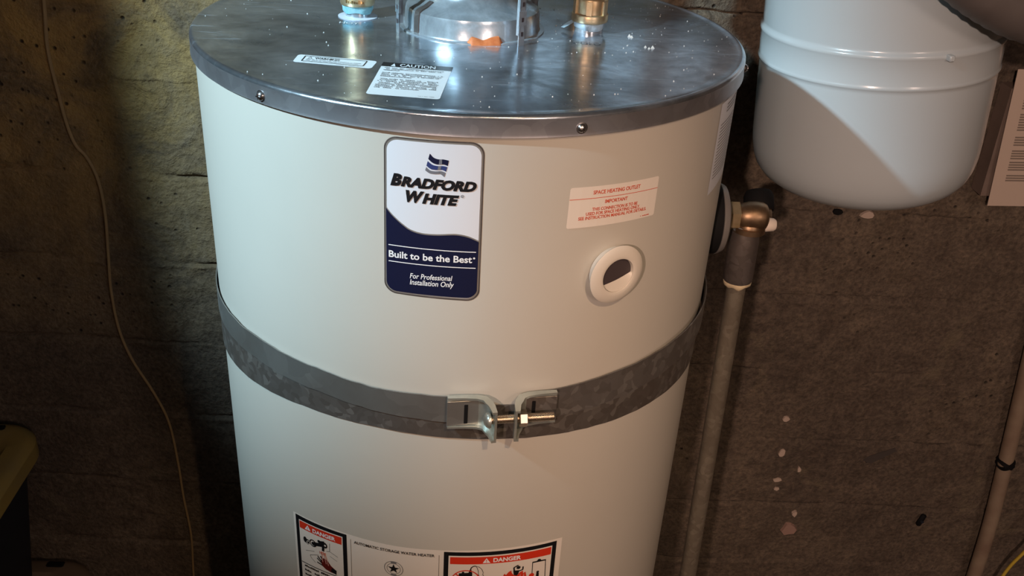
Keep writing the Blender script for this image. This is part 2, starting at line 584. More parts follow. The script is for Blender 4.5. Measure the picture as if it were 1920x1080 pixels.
def build_back_wall():
    xs = np.unique(np.concatenate([np.linspace(ROOM_X0, -0.9, 30), np.arange(-0.9, 1.25, 0.0055), np.linspace(1.25, ROOM_X1, 24)]))
    zz = [np.linspace(0, CEIL, 60) - H, np.arange(-1.30, 0.12, 0.007)]
    for s_ in seams:
        zz.append(s_ + np.array([-0.013, -0.008, -0.005, -0.003, -0.0012, 0, 0.0012, 0.003, 0.005, 0.008, 0.013]))
    zs = np.unique(np.round(np.concatenate(zz), 5))
    zs = zs[(zs >= -H) & (zs <= CEIL - H)]
    X, Z = np.meshgrid(xs, zs)
    # seams climb a little towards the left
    Zs = Z + 0.017 * X
    y = np.zeros_like(X)
    for k, s_ in enumerate(seams):
        wob = (vnoise(X, X * 0 + k, 0.07, 3) - 0.5) * 0.006 + (vnoise(X, X * 0 + k, 0.018, 4) - 0.5) * 0.003
        d = Zs - s_ - wob
        amp = np.clip((vnoise(X, X * 0 + k * 3.1, 0.17, 5) - 0.36) * 2.6, 0, 1)
        fin = np.clip((vnoise(X, X * 0 + k * 5.7, 0.05, 6) - 0.50) * 2.5, 0, 1)
        y += 0.0110 * amp * np.exp(-(d / 0.0023) ** 2)           # open joint
        y -= 0.0018 * fin * np.exp(-((d + 0.006) / 0.004) ** 2)   # ragged fin under it
    band = np.floor((Zs - seams[-1]) / 0.157)
    y += (np.sin(band * 12.9898) * 43758.5453 % 1 - 0.5) * 0.0035
    y += (vnoise(X, Z, 0.30, 8) - 0.5) * 0.006 + (vnoise(X, Z, 0.06, 9) - 0.5) * 0.003 + (vnoise(X, Z, 0.016, 10) - 0.5) * 0.0018
    rough = np.clip((vnoise(X, Z, 0.12, 11) - 0.45) * 3, 0, 1) * np.clip((-X - 0.25) * 4, 0, 1)
    y += rough * (vnoise(X, Z, 0.011, 12) - 0.5) * 0.005
    P = np.stack([X, WALL_Y + y, Z + H], -1).reshape(-1, 3)
    nx, nz = len(xs), len(zs)
    idx = np.arange(nx * nz).reshape(nz, nx)
    F = np.stack([idx[:-1, :-1], idx[:-1, 1:], idx[1:, 1:], idx[1:, :-1]], -1).reshape(-1, 4)
    me = bpy.data.meshes.new("wall_back")
    me.vertices.add(len(P)); me.vertices.foreach_set("co", P.ravel())
    me.loops.add(F.size); me.loops.foreach_set("vertex_index", F.ravel().astype(np.int32))
    me.polygons.add(len(F)); me.polygons.foreach_set("loop_start", np.arange(0, F.size, 4, dtype=np.int32))
    me.polygons.foreach_set("use_smooth", np.ones(len(F), dtype=bool))
    me.update(calc_edges=True)
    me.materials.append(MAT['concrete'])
    o = bpy.data.objects.new("wall_back", me)
    COL.objects.link(o)
    o["kind"] = "structure"
    return o


wall = build_back_wall()


def slab(name, x0, x1, y0, y1, z0, z1, m):
    return tag(MB().box(x0, x1, y0, y1, z0, z1).build(name, m, smooth=0), kind="structure")


# pale board added above the heater, out of view, for the lid to reflect
tag(MB().box(-0.10, 1.05, WALL_Y - 0.022, WALL_Y - 0.006, H + 0.11, CEIL - 0.15, bev=0.003).build("reflector_1", 'pale_reflector', smooth=0), kind="structure")
slab("floor", ROOM_X0, ROOM_X1, ROOM_Y0, WALL_Y + 0.1, -0.1, 0, 'floor')
slab("ceiling", ROOM_X0, ROOM_X1, ROOM_Y0, WALL_Y + 0.1, CEIL, CEIL + 0.1, 'ceiling')
slab("wall_left", ROOM_X0 - 0.1, ROOM_X0, ROOM_Y0, WALL_Y + 0.1, 0, CEIL, 'room_wall')
slab("wall_right", ROOM_X1, ROOM_X1 + 0.1, ROOM_Y0, WALL_Y + 0.1, 0, CEIL, 'room_wall')
slab("wall_front", ROOM_X0, ROOM_X1, ROOM_Y0 - 0.1, ROOM_Y0, 0, CEIL, 'room_wall')


def flake(name, x, z, w, h, m, seed, depth=0.0022, n=9, tilt=0.0):
    r = random.Random(seed)
    out, back = [], []
    for k in range(n):
        a = 2 * math.pi * k / n
        q = r.uniform(0.7, 1.1)
        px, pz = w / 2 * q * math.cos(a), h / 2 * q * math.sin(a)
        px, pz = px * math.cos(tilt) - pz * math.sin(tilt), px * math.sin(tilt) + pz * math.cos(tilt)
        out.append((x + px * 0.85, WALL_Y - 0.002 - depth, H + z + pz * 0.85))
        back.append((x + px, WALL_Y + 0.004, H + z + pz))
    fs = [tuple(reversed(range(n)))] + [(k, (k + 1) % n, n + (k + 1) % n, n + k) for k in range(n)]
    fs[0] = tuple(range(n))
    return make(name, out + back, fs, m, wall, smooth=0)


for i, (x, z, w, h, m) in enumerate([
        (0.612, -0.806, 0.016, 0.013, 'flake'), (0.620, -0.886, 0.016, 0.022, 'flake'), (0.661, -0.925, 0.009, 0.017, 'flake'),
        (0.623, -0.953, 0.020, 0.012, 'flake'), (0.626, -0.975, 0.013, 0.010, 'flake'), (0.675, -1.039, 0.012, 0.016, 'flake'),
        (0.672, -1.080, 0.036, 0.038, 'pink_flake'), (0.666, -0.384, 0.028, 0.016, 'flake')]):
    flake("plaster_flake", x, z, w, h, m, 20 + i)
flake("tar_smear", 0.811, -0.888, 0.085, 0.022, 'tar', 40, 0.001, 12, 0.55)
flake("tie_hole", 0.617, -0.381, 0.022, 0.014, 'rubber', 41, 0.0005, 8)

pst = MB()  # out-of-view post, added so its shadow bounds the cool light at left
pst.box(-1.065, -0.922, -0.485, -0.385, 0.0, CEIL, bev=0.006)
tag(pst.build("blocker_post", 'room_wall', smooth=0), "unseen post added to cut the cool lamp off the left wall", "post")

cab = empty("blocker_cabinet", (-0.516, -0.858, 0))  # out-of-view cabinet, added to shade the right front of the jacket
tag(cab, "unseen tall cabinet added to keep the cool lamp off the heater front", "cabinet")
cb = MB(); cb.box(-0.20, 0.20, -0.135, 0.135, 0.0, H + 0.61, bev=0.004)
cb.build("blocker_carcass", 'room_wall', cab, smooth=0)
cb = MB(); cb.box(-0.19, 0.19, -0.152, -0.136, 0.06, H + 0.59, bev=0.003)
dr = cb.build("blocker_door", 'room_wall', cab, smooth=0)
cb = MB(); cb.lathe([(0.006, 0.0), (0.006, 0.014), (0.014, 0.018), (0.013, 0.026), (0.0001, 0.028)], 16, mat=Matrix.Translation((0.15, -0.152, 1.05)) @ Matrix.Rotation(math.radians(90), 4, 'X'))
cb.build("knob", 'screw', dr)

# ------------------------------------------------------------------ water heater
heater = empty("water_heater")
tag(heater, "tall white cylindrical water heater with a shiny metal lid against the concrete wall", "water heater")

body = MB()
prof = [(0.0, 0.03), (R - 0.01, 0.03), (R, 0.045)]
for k in range(1, 25):
    prof.append((R, 0.045 + (H - 0.012 - 0.045) * k / 24))
body.lathe(prof, 192)
body.build("jacket", 'enamel', heater)
for a in (45, 165, 285):
    b_ = MB()
    x, y = 0.22 * math.cos(math.radians(a)), 0.22 * math.sin(math.radians(a))
    b_.box(x - 0.02, x + 0.02, y - 0.02, y + 0.02, 0.0, 0.032, bev=0.004)
    b_.build("foot", 'coupling', heater)

RL = 0.2845
lid = MB()
rings = [0.0004, 0.05, 0.10, 0.15, 0.2, 0.24, 0.27, 0.2775]
lid.lathe([(r_, 0.0) for r_ in rings] + [(0.2795, 0.0006)] + arc_profile(RL - 0.0035, -0.0030, 0.0035, 90, 0, 6), 192, 0)
lid.lathe([(RL, -0.0030), (RL, -0.016), (RL + 0.0006, -0.0182), (RL - 0.0004, -0.0190), (0.2803, -0.0188)], 192, 1)
lid_o = lid.build("lid", ['lid', 'skirt'], heater, loc=(0, 0, H), smooth=50)

scr = MB()
scr.lathe([(0.0001, 0.0034), (0.0018, 0.0032), (0.0034, 0.0022), (0.0042, 0.0006), (0.0050, 0.0004), (0.0052, -0.001)], 16)
scr.box(-0.0026, 0.0026, -0.0005, 0.0005, 0.0030, 0.0038)
scr.box(-0.0005, 0.0005, -0.0026, 0.0026, 0.0030, 0.0038)
scr0 = None
for az in (-95.6, -38.3, 19.0, 76.0, 133.0, 190.0):
    m_ = jacket_frame(az, -0.0118) @ Matrix.Translation((0, 0, RL - R))
    if scr0 is None:
        scr0 = scr.build("lid_screw", 'screw', lid_o)
        o = scr0
    else:
        o = scr0.copy(); COL.objects.link(o)
    o.parent = lid_o
    o.matrix_local = Matrix.Translation((0, 0, -H)) @ m_

# dust and crumbs lying on the lid
dust = MB()
for i in range(420):
    a, rr = random.uniform(0, 2 * math.pi), 0.275 * math.sqrt(random.random())
    x, y = rr * math.cos(a), rr * math.sin(a)
    if math.hypot(x, y) < 0.08 or (x < 0.0 and random.random() < 0.5):
        continue
    s_ = random.choice([0.0003, 0.0003, 0.0004, 0.0005, 0.0007])
    dust.add([(x - s_, y - s_, 0), (x + s_, y - s_ * 0.6, 0), (x + s_ * 0.2, y + s_, 0), (x, y, s_ * 1.5)], [(0, 1, 3), (1, 2, 3), (2, 0, 3)])
for (x, y, s_) in [(0.165, -0.012, 0.0022), (0.167, -0.015, 0.0018), (0.176, -0.052, 0.0016), (0.183, -0.054, 0.0022), (0.179, -0.057, 0.0014)]:
    dust.add([(x - s_, y - s_, 0), (x + s_, y - s_ * 0.6, 0), (x + s_ * 0.2, y + s_, 0), (x, y, s_ * 1.3)], [(0, 1, 3), (1, 2, 3), (2, 0, 3)])
tag(dust.build("dust_crumbs", 'dust', lid_o, smooth=0), kind="stuff")

# flue collar in the middle of the lid
col_ = MB()
col_.lathe([(0.076, 0.0), (0.0758, 0.0012), (0.0715, 0.0014), (0.0706, 0.003), (0.0700, 0.018), (0.0690, 0.0215), (0.0660, 0.0235),
            (0.0600, 0.0255), (0.0520, 0.0300), (0.0460, 0.0370), (0.0440, 0.0460), (0.0435, 0.0600), (0.0415, 0.0605), (0.0412, 0.030), (0.0405, -0.0)], 96)
fc = col_.build("flue_collar", 'sheet_metal', heater, loc=(0, 0, H))
sm = MB()
# lapped joint of the collar on its left side
a0 = math.radians(218)
lap = []
for (r_, z_) in [(0.0715, 0.0008), (0.0712, 0.018), (0.0700, 0.0225), (0.0670, 0.0246), (0.0606, 0.0268), (0.0530, 0.0312)]:
    for da in (-0.055, 0.055):
        lap.append((r_ * math.cos(a0 + da), r_ * math.sin(a0 + da), z_))
for (r_, z_) in [(0.0712, 0.0008), (0.0700, 0.018), (0.0690, 0.0212), (0.0660, 0.0232), (0.0600, 0.0252), (0.0520, 0.0297)]:
    for da in (-0.06, 0.06):
        lap.append((r_ * math.cos(a0 + da), r_ * math.sin(a0 + da), z_))
fs = [(2 * i, 2 * i + 1, 2 * i + 3, 2 * i + 2) for i in range(5)]
fs += [(2 * i, 2 * i + 2, 12 + 2 * i + 2, 12 + 2 * i) for i in range(5)] + [(2 * i + 1, 12 + 2 * i + 1, 12 + 2 * i + 3, 2 * i + 3) for i in range(5)]
sm.add(lap, fs)
sm.build("lap_seam", 'coupling', fc)
orange = MB()
vs_, fs = [], []
N = 22
for i in range(N + 1):
    t = i / N
    a = math.radians(-94 + 30 * t)
    hgt = 0.0068 * (0.45 + 0.55 * abs(math.cos(t * 3.6))) * min(1, 8 * t, 8 * (1 - t)) + 0.0006
    for (dr, z_) in ((0.0055, 0.0), (0.0040, hgt * 0.5), (0.0012, hgt), (-0.001, hgt * 1.05)):
        r_ = 0.0712 + dr * min(1, 6 * t + .2, 6 * (1 - t) + .2)
        vs_.append((r_ * math.cos(a), r_ * math.sin(a), z_))
for i in range(N):
    for k in range(3):
        fs.append((i * 4 + k, (i + 1) * 4 + k, (i + 1) * 4 + k + 1, i * 4 + k + 1))
orange.add(vs_, fs)
orange.build("sealant_smear", 'orange', fc)

# ---- stickers on the lid
def bil(c, s_, t_):
    (x0, y0), (x1, y1), (x2, y2), (x3, y3) = c      # TL TR BR BL
    return ((x0 * (1 - s_) + x1 * s_) * (1 - t_) + (x3 * (1 - s_) + x2 * s_) * t_,
            (y0 * (1 - s_) + y1 * s_) * (1 - t_) + (y3 * (1 - s_) + y2 * s_) * t_)


warn = [(-158.6, -135.4), (-85.3, -145.9), (-88.7, -170.2), (-160.2, -160.0)]
W_ = lambda s_, t_: bil(warn, s_, t_)


def rounded(cfun, rs, rt, n=5):
    out = []
    for (cs, ct, a0_) in ((rs, rt, 180), (1 - rs, rt, 270), (1 - rs, 1 - rt, 0), (rs, 1 - rt, 90)):
        for k in range(n + 1):
            a = math.radians(a0_ + 90 * k / n)
            out.append(cfun(cs + rs * math.cos(a), ct + rt * math.sin(a)))
    return list(reversed(out))


p = Print(on_lid)
p.poly(rounded(W_, 0.05, 0.16), 0, 0.5)
wsti = p.build("warning_sticker", ['lid_vinyl'], lid_o)
wsti.matrix_local = Matrix.Translation((0, 0, -H))
p = Print(on_lid)
fr = [W_(0.10, 0.14), W_(0.88, 0.14), W_(0.88, 0.80), W_(0.10, 0.80), W_(0.10, 0.14)]
p.line(fr, 1.0, 0)
p.text("WARNING", W_(0.24, 0.46), W_(0.55, 0.46), 5.4, 0, bold=0.01)
for k, t_ in enumerate((0.58, 0.70)):
    p.scribble(W_(0.14, t_), W_(0.84, t_), 1.1, 1, seed=k)
p.scribble(W_(0.55, 0.93), W_(0.84, 0.93), 0.8, 1, seed=9)
p.line([W_(0.15, 0.44), W_(0.175, 0.22), W_(0.20, 0.44), W_(0.15, 0.44)], 0.5, 1)
p.build("lettering", ['black', 'grey_ink'], wsti)

caut = [(-79.7, -148.5), (-16.2, -155.2), (-24.8, -248.5), (-86.3, -241.8)]
K_ = lambda s_, t_: bil(caut, s_, t_)
p = Print(on_lid)
p.poly(rounded(K_, 0.05, 0.04), 0, 0.5)
p.quad(K_(-0.005, 0.13), K_(1.005, 0.13), K_(1.005, -0.01), K_(-0.005, -0.01), 1, 1)
cst = p.build("caution_sticker", ['lid_vinyl', 'black'], lid_o)
cst.matrix_local = Matrix.Translation((0, 0, -H))
p = Print(on_lid)
p.text("CAUTION", K_(0.26, 0.115), K_(0.77, 0.115), 8.6, 0, bold=0.015)
p.poly([K_(0.13, 0.115), K_(0.20, 0.115), K_(0.165, 0.02)], 0, 2)
row = 0
for blk, (t0, n_) in enumerate(((0.185, 3), (0.345, 4), (0.535, 8))):
    for k in range(n_):
        t_ = t0 + 0.038 * k
        p.scribble(K_(0.06, t_), K_(0.93 if k < n_ - 1 else 0.3 + 0.4 * ((blk * 7) % 3) / 2, t_), 2.0, 1, seed=100 + row)
        row += 1
p.scribble(K_(0.70, 0.965), K_(0.93, 0.965), 1.0, 1, seed=77)
p.build("lettering", ['lid_vinyl', 'grey_ink'], cst)

# embossed words beside the two pipe openings
p = Print(on_lid)
p.text("COLD", (103, -50), (131, -52), 7.5, 0, bold=0.012)
p.text("HOT", (-137, -16), (-117, -18), 6.5, 1, bold=0.01)
o = p.build("stamped_lettering", ['grey_ink', 'lid_vinyl'], lid_o)
o.matrix_local = Matrix.Translation((0, 0, -H))

# ---- brand sticker on the jacket
BR = [(-68.4, -24.4), (13.2, -24.2), (13.9, -171.3), (-69.2, -169.2)]
B_ = lambda s_, t_: bil(BR, s_, t_)


def rounded_strip(pr, cfun, rs, rt, mi, layer, n=8, m=10):
    lo, up = [], []
    S = [rs * (1 - math.cos(math.pi / 2 * k / n)) for k in range(n + 1)]
    S = S + [rs + (1 - 2 * rs) * k / m for k in range(1, m)] + [1 - q for q in reversed(S)]
    for q in S:
        d = min(q, 1 - q)
        off = rt * (1 - math.sqrt(max(0, 1 - (1 - d / rs) ** 2))) if d < rs else 0
        up.append(cfun(q, off)); lo.append(cfun(q, 1 - off))
    pr.strip(lo, up, mi, layer)
    return lo, up


def inset(cfun, e, f_):
    return lambda s_, t_: cfun(e + (1 - 2 * e) * s_, f_ + (1 - 2 * f_) * t_)


p = Print(on_jacket)
rounded_strip(p, inset(B_, -0.008, -0.005), 0.135, 0.075, 2, 0)
rounded_strip(p, inset(B_, 0.006, 0.004), 0.13, 0.072, 1, 1)
rounded_strip(p, inset(B_, 0.022, 0.0125), 0.12, 0.068, 0, 2)
bst = p.build("brand_sticker", ['white_vinyl', 'silver_edge', 'coupling'], heater)
wave = [(-67.6, -87.9), (-63.2, -93.5), (-57.3, -99.0), (-52.2, -103.0), (-47.1, -106.3), (-40.5, -108.4), (-33.9, -109.2), (-27.4, -109.2),
        (-21.0, -108.8), (-13.8, -108.0), (-8.1, -107.6), (-2.4, -108.1), (3.4, -109.5), (7.7, -111.3), (12.0, -113.4)]
p = Print(on_jacket)
wv = [(q.x, q.y) for q in catmull([(u, v, 0) for u, v in wave], 4)]
lo = []
for u, v in wv:
    bl, br = -168.0 + 1.0, -168.9
    base = -167.3 - (u + 67) / 80 * 1.6
    d = min(u + 67.7, 12.2 - u)
    rc = 9.6
    off = rc * (1 - math.sqrt(max(0, 1 - (1 - max(d, 0) / rc) ** 2))) if d < rc else 0
    lo.append((u, base + off))
p.strip(lo, wv, 0, 3)
p.strip(wv, [(u, v + 1.3) for u, v in wv], 1, 3)
p.build("blue_panel", ['navy', 'silver_edge'], bst)
p = Print(on_jacket)
flag = [([(-30.6, -35.2), (-27.5, -38.4), (-23.7, -39.6), (-19.5, -39.4), (-15.1, -40.1)], [(-31.9, -40.0), (-28.4, -43.0), (-24.3, -44.2), (-19.4, -43.8), (-15.8, -44.9)], 0),
        ([(-32.3, -41.8), (-28.8, -44.5), (-24.7, -45.5), (-19.8, -45.2), (-16.1, -45.8)], [(-33.3, -46.0), (-29.7, -48.6), (-25.3, -49.1), (-20.7, -48.6), (-17.1, -50.0)], 1),
        ([(-33.5, -47.2), (-30.1, -49.8), (-25.7, -50.3), (-21.0, -49.8), (-17.4, -50.9)], [(-34.3, -50.1), (-30.7, -52.4), (-26.2, -52.8), (-22.0, -52.4), (-18.4, -54.8)], 2)]
for up, lo, mi in flag:
    U = [(q.x, q.y) for q in catmull([(u, v, 0) for u, v in up], 4)]
    L = [(q.x, q.y) for q in catmull([(u, v, 0) for u, v in lo], 4)]
    p.strip(L, U, mi, 4)
    a, b = 9, 11
    p.strip(L[a:b + 1], U[a:b + 1], 3, 5)
p.build("flag_emblem", ['navy', 'flag_blue', 'silver_ink', 'silver_ink'], bst)
p = Print(on_jacket)
# capitals, first letter a little taller
p.text("B", (-63.6, -66.6), (-53.6, -66.6), 11.2, 0, 5, 0.062, 0.28)
p.text("RADFORD", (-54.6, -66.6), (8.4, -67.2), 9.6, 0, 5, 0.062, 0.28)
p.text("W", (-50.4, -80.2), (-34.6, -80.2), 11.0, 0, 5, 0.062, 0.28)
p.text("HITE", (-36.6, -80.2), (-5.6, -80.2), 9.6, 0, 5, 0.062, 0.28)
p.ring((-3.2, -71.2), 1.35, 0.4, 2, 5, 16); p.text("R", (-3.7, -71.9), (-2.7, -71.9), 1.4, 2, 5)
p.quad((-65.5, -122.6), (10.0, -123.4), (10.0, -122.6), (-65.5, -121.8), 1, 5)
p.quad((-65.5, -138.3), (10.2, -138.9), (10.2, -138.1), (-65.5, -137.5), 1, 5)
p.text("Built to be the Best", (-65.3, -134.2), (6.9, -133.6), 6.7, 1, 5, 0.022)
p.ring((8.6, -128.9), 0.95, 0.9, 1, 5, 12)
p.text("For Professional", (-46.6, -152.6), (-9.5, -152.0), 5.2, 1, 5, 0.012, 0.18)
p.text("Installation Only", (-46.6, -158.6), (-8.0, -158.2), 5.2, 1, 5, 0.012, 0.18)
p.build("lettering", ['black', 'white_ink', 'grey_ink'], bst)

# ---- outlet sticker with red print
OU = [(89.2, -66.2), (183.9, -69.6), (183.4, -107.8), (88.4, -104.6)]
O_ = lambda s_, t_: bil(OU, s_, t_)
p = Print(on_jacket)
rounded_strip(p, O_, 0.022, 0.055, 0, 1)
ost = p.build("outlet_sticker", ['paper_vinyl'], heater)
p = Print(on_jacket)
p.line([(89.2, -77.2), (183.4, -80.8)], 0.55, 0)
p.text("SPACE HEATING OUTLET", (111.4, -74.5), (161.3, -76.4), 3.7, 0, bold=0.022)
p.text("IMPORTANT", (124.1, -84.4), (148.1, -85.4), 3.5, 0, bold=0.022)
p.text("THIS CONNECTION IS TO BE", (111.8, -90.0), (160.2, -92.2), 3.1, 0, bold=0.022)
p.text("USED FOR SPACE HEATING ONLY.", (106.0, -93.9), (163.6, -96.0), 3.1, 0, bold=0.022)
p.text("SEE INSTRUCTION MANUAL FOR DETAILS.", (99.0, -97.6), (171.8, -100.0), 3.1, 0, bold=0.022)
p.scribble((165.7, -105.3), (177.0, -105.8), 1.0, 0, seed=5)
p.build("lettering", ['red_ink'], ost)

# ---- tall instruction sticker near the right edge
p = Print(on_jacket)
p.quad((281.5, -118.0), (345, -114.0), (345, -19.5), (281.0, -24.5), 0, 1, 12)
sst = p.build("instruction_sticker", ['white_vinyl'], heater)
p = Print(on_jacket)
for k in range(17):
    v = -47 - 3.45 * k
    p.line([(287.5, v), (338, v + 1.5)], 1.1, 0)
for k in range(3):
    p.line([(300, -29 - 3.6 * k), (338, -27.5 - 3.6 * k)], 1.5, 0)
p.build("lettering", ['grey_ink'], sst)

# ---- wide danger / rating sticker
p = Print(on_jacket)
topc = [(-188.8, -477.6), (-150, -474.8), (-116, -472.8), (-60, -472.2), (-10, -470.6), (50, -470.4), (90, -470.8), (117.5, -471.8)]
tc_ = [(q.x, q.y) for q in catmull([(u, v, 0) for u, v in topc], 5)]
p.strip([(u, -660) for u, v in tc_], tc_, 0, 0.5)
tl = [(-185.2, -479.0), (-150, -476.4), (-116.2, -474.6)]
# left danger panel
def panel(pr, u0, u1, vt0, vt1, w, mo, mi_, vb=-655, n=10):
    L = lambda a, b, t: a + (b - a) * t
    O1 = [(L(u0, u1, k / n), L(vt0, vt1, k / n)) for k in range(n + 1)]
    pr.strip([(u, vb) for u, v in O1], O1, mo, 1.2)
    I1 = [(L(u0 + w, u1 - w, k / n), L(vt0, vt1, k / n) - w) for k in range(n + 1)]
    pr.strip([(u, vb + w) for u, v in I1], I1, mi_, 2)
panel(p, -185.2, -116.2, -478.6, -474.4, 5.0, 1, 0)
panel(p, -10.2, 111.2, -472.4, -474.4, 5.0, 1, 0)
p.quad((-179.3, -494.8), (-122.6, -491.2), (-122.2, -480.6), (-179.3, -484.6), 2, 3)
p.quad((-3.6, -489.0), (105.2, -491.5), (105.2, -481.0), (-3.6, -479.2), 2, 3)
dst = p.build("danger_sticker", ['paper_vinyl', 'black', 'red'], heater)
p = Print(on_jacket)
p.text("DANGER", (-160.2, -491.8), (-130.0, -489.4), 5.6, 0, 5, 0.035)
p.poly([(-171.6, -492.6), (-163.2, -491.8), (-167.3, -485.4)], 0, 4)
p.text("!", (-167.9, -491.4), (-167.0, -491.4), 4.0, 2, 5, 0.02)
p.text("DANGER", (41.4, -488.0), (71.2, -488.8), 6.0, 0, 5, 0.035)
p.poly([(30.3, -488.3), (38.5, -488.6), (34.2, -481.6)], 0, 4)
p.text("!", (33.8, -487.6), (34.7, -487.6), 4.2, 2, 5, 0.02)
p.text("AUTOMATIC STORAGE WATER HEATER", (-107.2, -482.6), (-19.7, -480.4), 3.8, 1, 4, 0.016)
p.text("HOT", (-151.6, -517.6), (-143.0, -517.0), 4.0, 3, 6, 0.01)
for k in range(9):
    p.scribble((-175.0, -549.5 - 6.4 * k), (-127 - (k % 3) * 6, -545.5 - 6.4 * k), 3.0, 1, 4, seed=300 + k)
p.build("lettering", ['white_ink', 'black', 'red', 'red_ink'], dst)
p = Print(on_jacket)
# left pictogram: tap, hot water and scalded hand
p.disc((-172.2, -508.6), 2.6, 0, 3, 14, 4.2); p.disc((-168.4, -510.0), 3.0, 0, 3, 14, 3.8)
p.ring((-167.4, -510.2), 2.6, 0.8, 1, 4, 18)
p.ring((-160.8, -507.6), 5.0, 1.5, 0, 4, 24); p.disc((-160.2, -508.0), 2.6, 0, 4)
p.quad((-160, -510.4), (-144, -505.0), (-143.2, -499.8), (-160, -505.2), 0, 4, 4)
p.quad((-152.5, -503.5), (-145, -501.0), (-145, -496.8), (-152.5, -499.6), 0, 4, 3); p.disc((-152.0, -500.6), 2.2, 0, 4)
p.disc((-144.2, -502.2), 3.2, 0, 4, 16, 4.0); p.disc((-143.8, -502.2), 1.3, 1, 5)
p.quad((-148.6, -512), (-145.6, -512), (-144.6, -503), (-148.2, -503.5), 0, 4, 2)
p.line([(-172, -524.3), (-159.5, -519.0)], 0.5, 0, 3)
p.line([(-137.9, -496.4), (-138.4, -508.3), (-128.0, -511.8)], 0.5, 0, 3); p.line([(-142.8, -510.2), (-138.4, -508.3)], 0.5, 0, 3)
p.line([(-153.8, -521.4), (-166.1, -527.9), (-164.8, -531), (-158.8, -535.0)], 0.5, 0, 3); p.line([(-138.5, -515.0), (-129.0, -518.4)], 0.5, 0, 3)
p.poly([(-149.6, -534.5), (-151.5, -528), (-147.5, -522.5), (-142.0, -523.0), (-137.5, -529.0), (-130.4, -533.0), (-130.6, -538.4), (-138, -538.6), (-145, -537.6)], 2, 3)
for q in ([(-150.0, -528.5), (-154.9, -523.0)], [(-149.8, -531.0), (-156.0, -526.6)], [(-149.0, -533.8), (-156.2, -532.6)], [(-148.0, -526.5), (-151.0, -521.0)]):
    p.line(q, 1.7, 0, 4)
p.poly([(-130.4, -532.4), (-130.6, -539.0), (-138, -536.8), (-136.0, -531.2)], 0, 4)
for k, (a, b) in enumerate((((-149.2, -513), (-148.0, -528)), ((-146.6, -513), (-143.5, -529)), ((-144.6, -513.5), (-140.5, -530)))):
    p.line([a, b], 1.0, 3, 5)
p.line([(-179.7, -545.0), (-121.5, -540.0)], 1.1, 0, 3)
# middle: thin dividing lines and the star seal
p.line([(-111.4, -478.5), (-111.2, -640)], 0.35, 0, 2); p.line([(-15.1, -477.6), (-14.9, -640)], 0.35, 0, 2)
sc_ = (-63.0, -504.6)
p.ring(sc_, 10.4, 0.7, 4, 2, 40); p.ring(sc_, 7.6, 0.6, 4, 2, 36)
star = []
for k in range(10):
    a = math.radians(90 + 36 * k); r_ = 6.6 if k % 2 == 0 else 2.6
    star.append((sc_[0] + r_ * math.cos(a), sc_[1] + r_ * math.sin(a)))
for k in range(5):
    p.poly([sc_, star[(2 * k - 1) % 10], star[2 * k], star[(2 * k + 1) % 10]], 0, 3)
for a_ in (90, 270):
    p.ring(sc_, 10.2, 2.4, 4, 3, 8, a_ - 20, a_ + 20)
# right pictogram: petrol can in a crossed circle, burning figure, door
cc = (13.0, -513.0)
p.ring(cc, 15.5, 1.3, 5, 4, 44); p.line([(2.5, -502.5), (24, -524)], 1.5, 5, 5)
p.quad((4.5, -524), (20, -524), (20, -501.2), (6.0, -502.0), 0, 3, 4); p.disc((10.3, -501.0), 1.3, 0, 3)
p.quad((15.6, -503), (19.8, -503), (18.8, -497), (17.2, -497), 0, 3, 1)
p.line([(17.8, -498.2), (18.6, -494.4), (20.6, -492.4), (23.0, -492.0)], 1.2, 0, 4)
p.line([(23.0, -492.0), (24.8, -494.5), (26.2, -499.4), (26.4, -504), (28.0, -509)], 0.5, 0, 4)
p.line([(23.0, -492.0), (26.8, -493.6), (29.6, -496.8), (31.6, -502.0), (31.0, -505.0), (33.4, -509)], 0.5, 0, 4)
p.disc((69.2, -500.2), 2.2, 0, 6)
p.line([(65.0, -507), (64.2, -499.2), (69.0, -496.8)], 1.5, 0, 6); p.line([(69.5, -505.5), (74.2, -504.2), (74.2, -499.8)], 1.4, 0, 6)
p.poly([(63.6, -503.6), (70.4, -504.4), (69.6, -509.0), (68.0, -511.6), (64.6, -510.0)], 0, 6)
fl = [(49.5, -516), (50.4, -509), (52.4, -511), (54.4, -506.5), (56.0, -509), (58.6, -505), (61.6, -503.2), (62.2, -507), (65, -511), (68.5, -511.5), (71, -508), (74.5, -506.0), (74.8, -510), (77.5, -508.5), (79, -516)]
p.strip([(u, -534) for u, v in fl], fl, 5, 4)
for u in (52.5, 57.5, 71.5, 75.5):
    p.poly([(u - 1, -516), (u + 0.8, -514), (u + 0.2, -509.5)], 6, 5)
p.line([(85.6, -532), (84.8, -496.6), (99.6, -497.2), (101.0, -532)], 0.8, 0, 4)
p.line([(84.6, -496.9), (99.9, -497.4)], 1.8, 0, 5); p.poly([(89.4, -496.0), (94.6, -496.2), (93.0, -493.8), (91.0, -493.8)], 0, 5)
p.disc((91.5, -512.5), 1.6, 0, 5); p.quad((89.8, -524), (93.2, -524), (93.0, -514), (90.0, -514), 0, 5, 2)
p.disc((84.6, -515.5), 3.0, 5, 5)
p.build("pictograms", ['black', 'paper_vinyl', 'dark_red', 'pink', 'grey_ink', 'red', 'pink'], dst)

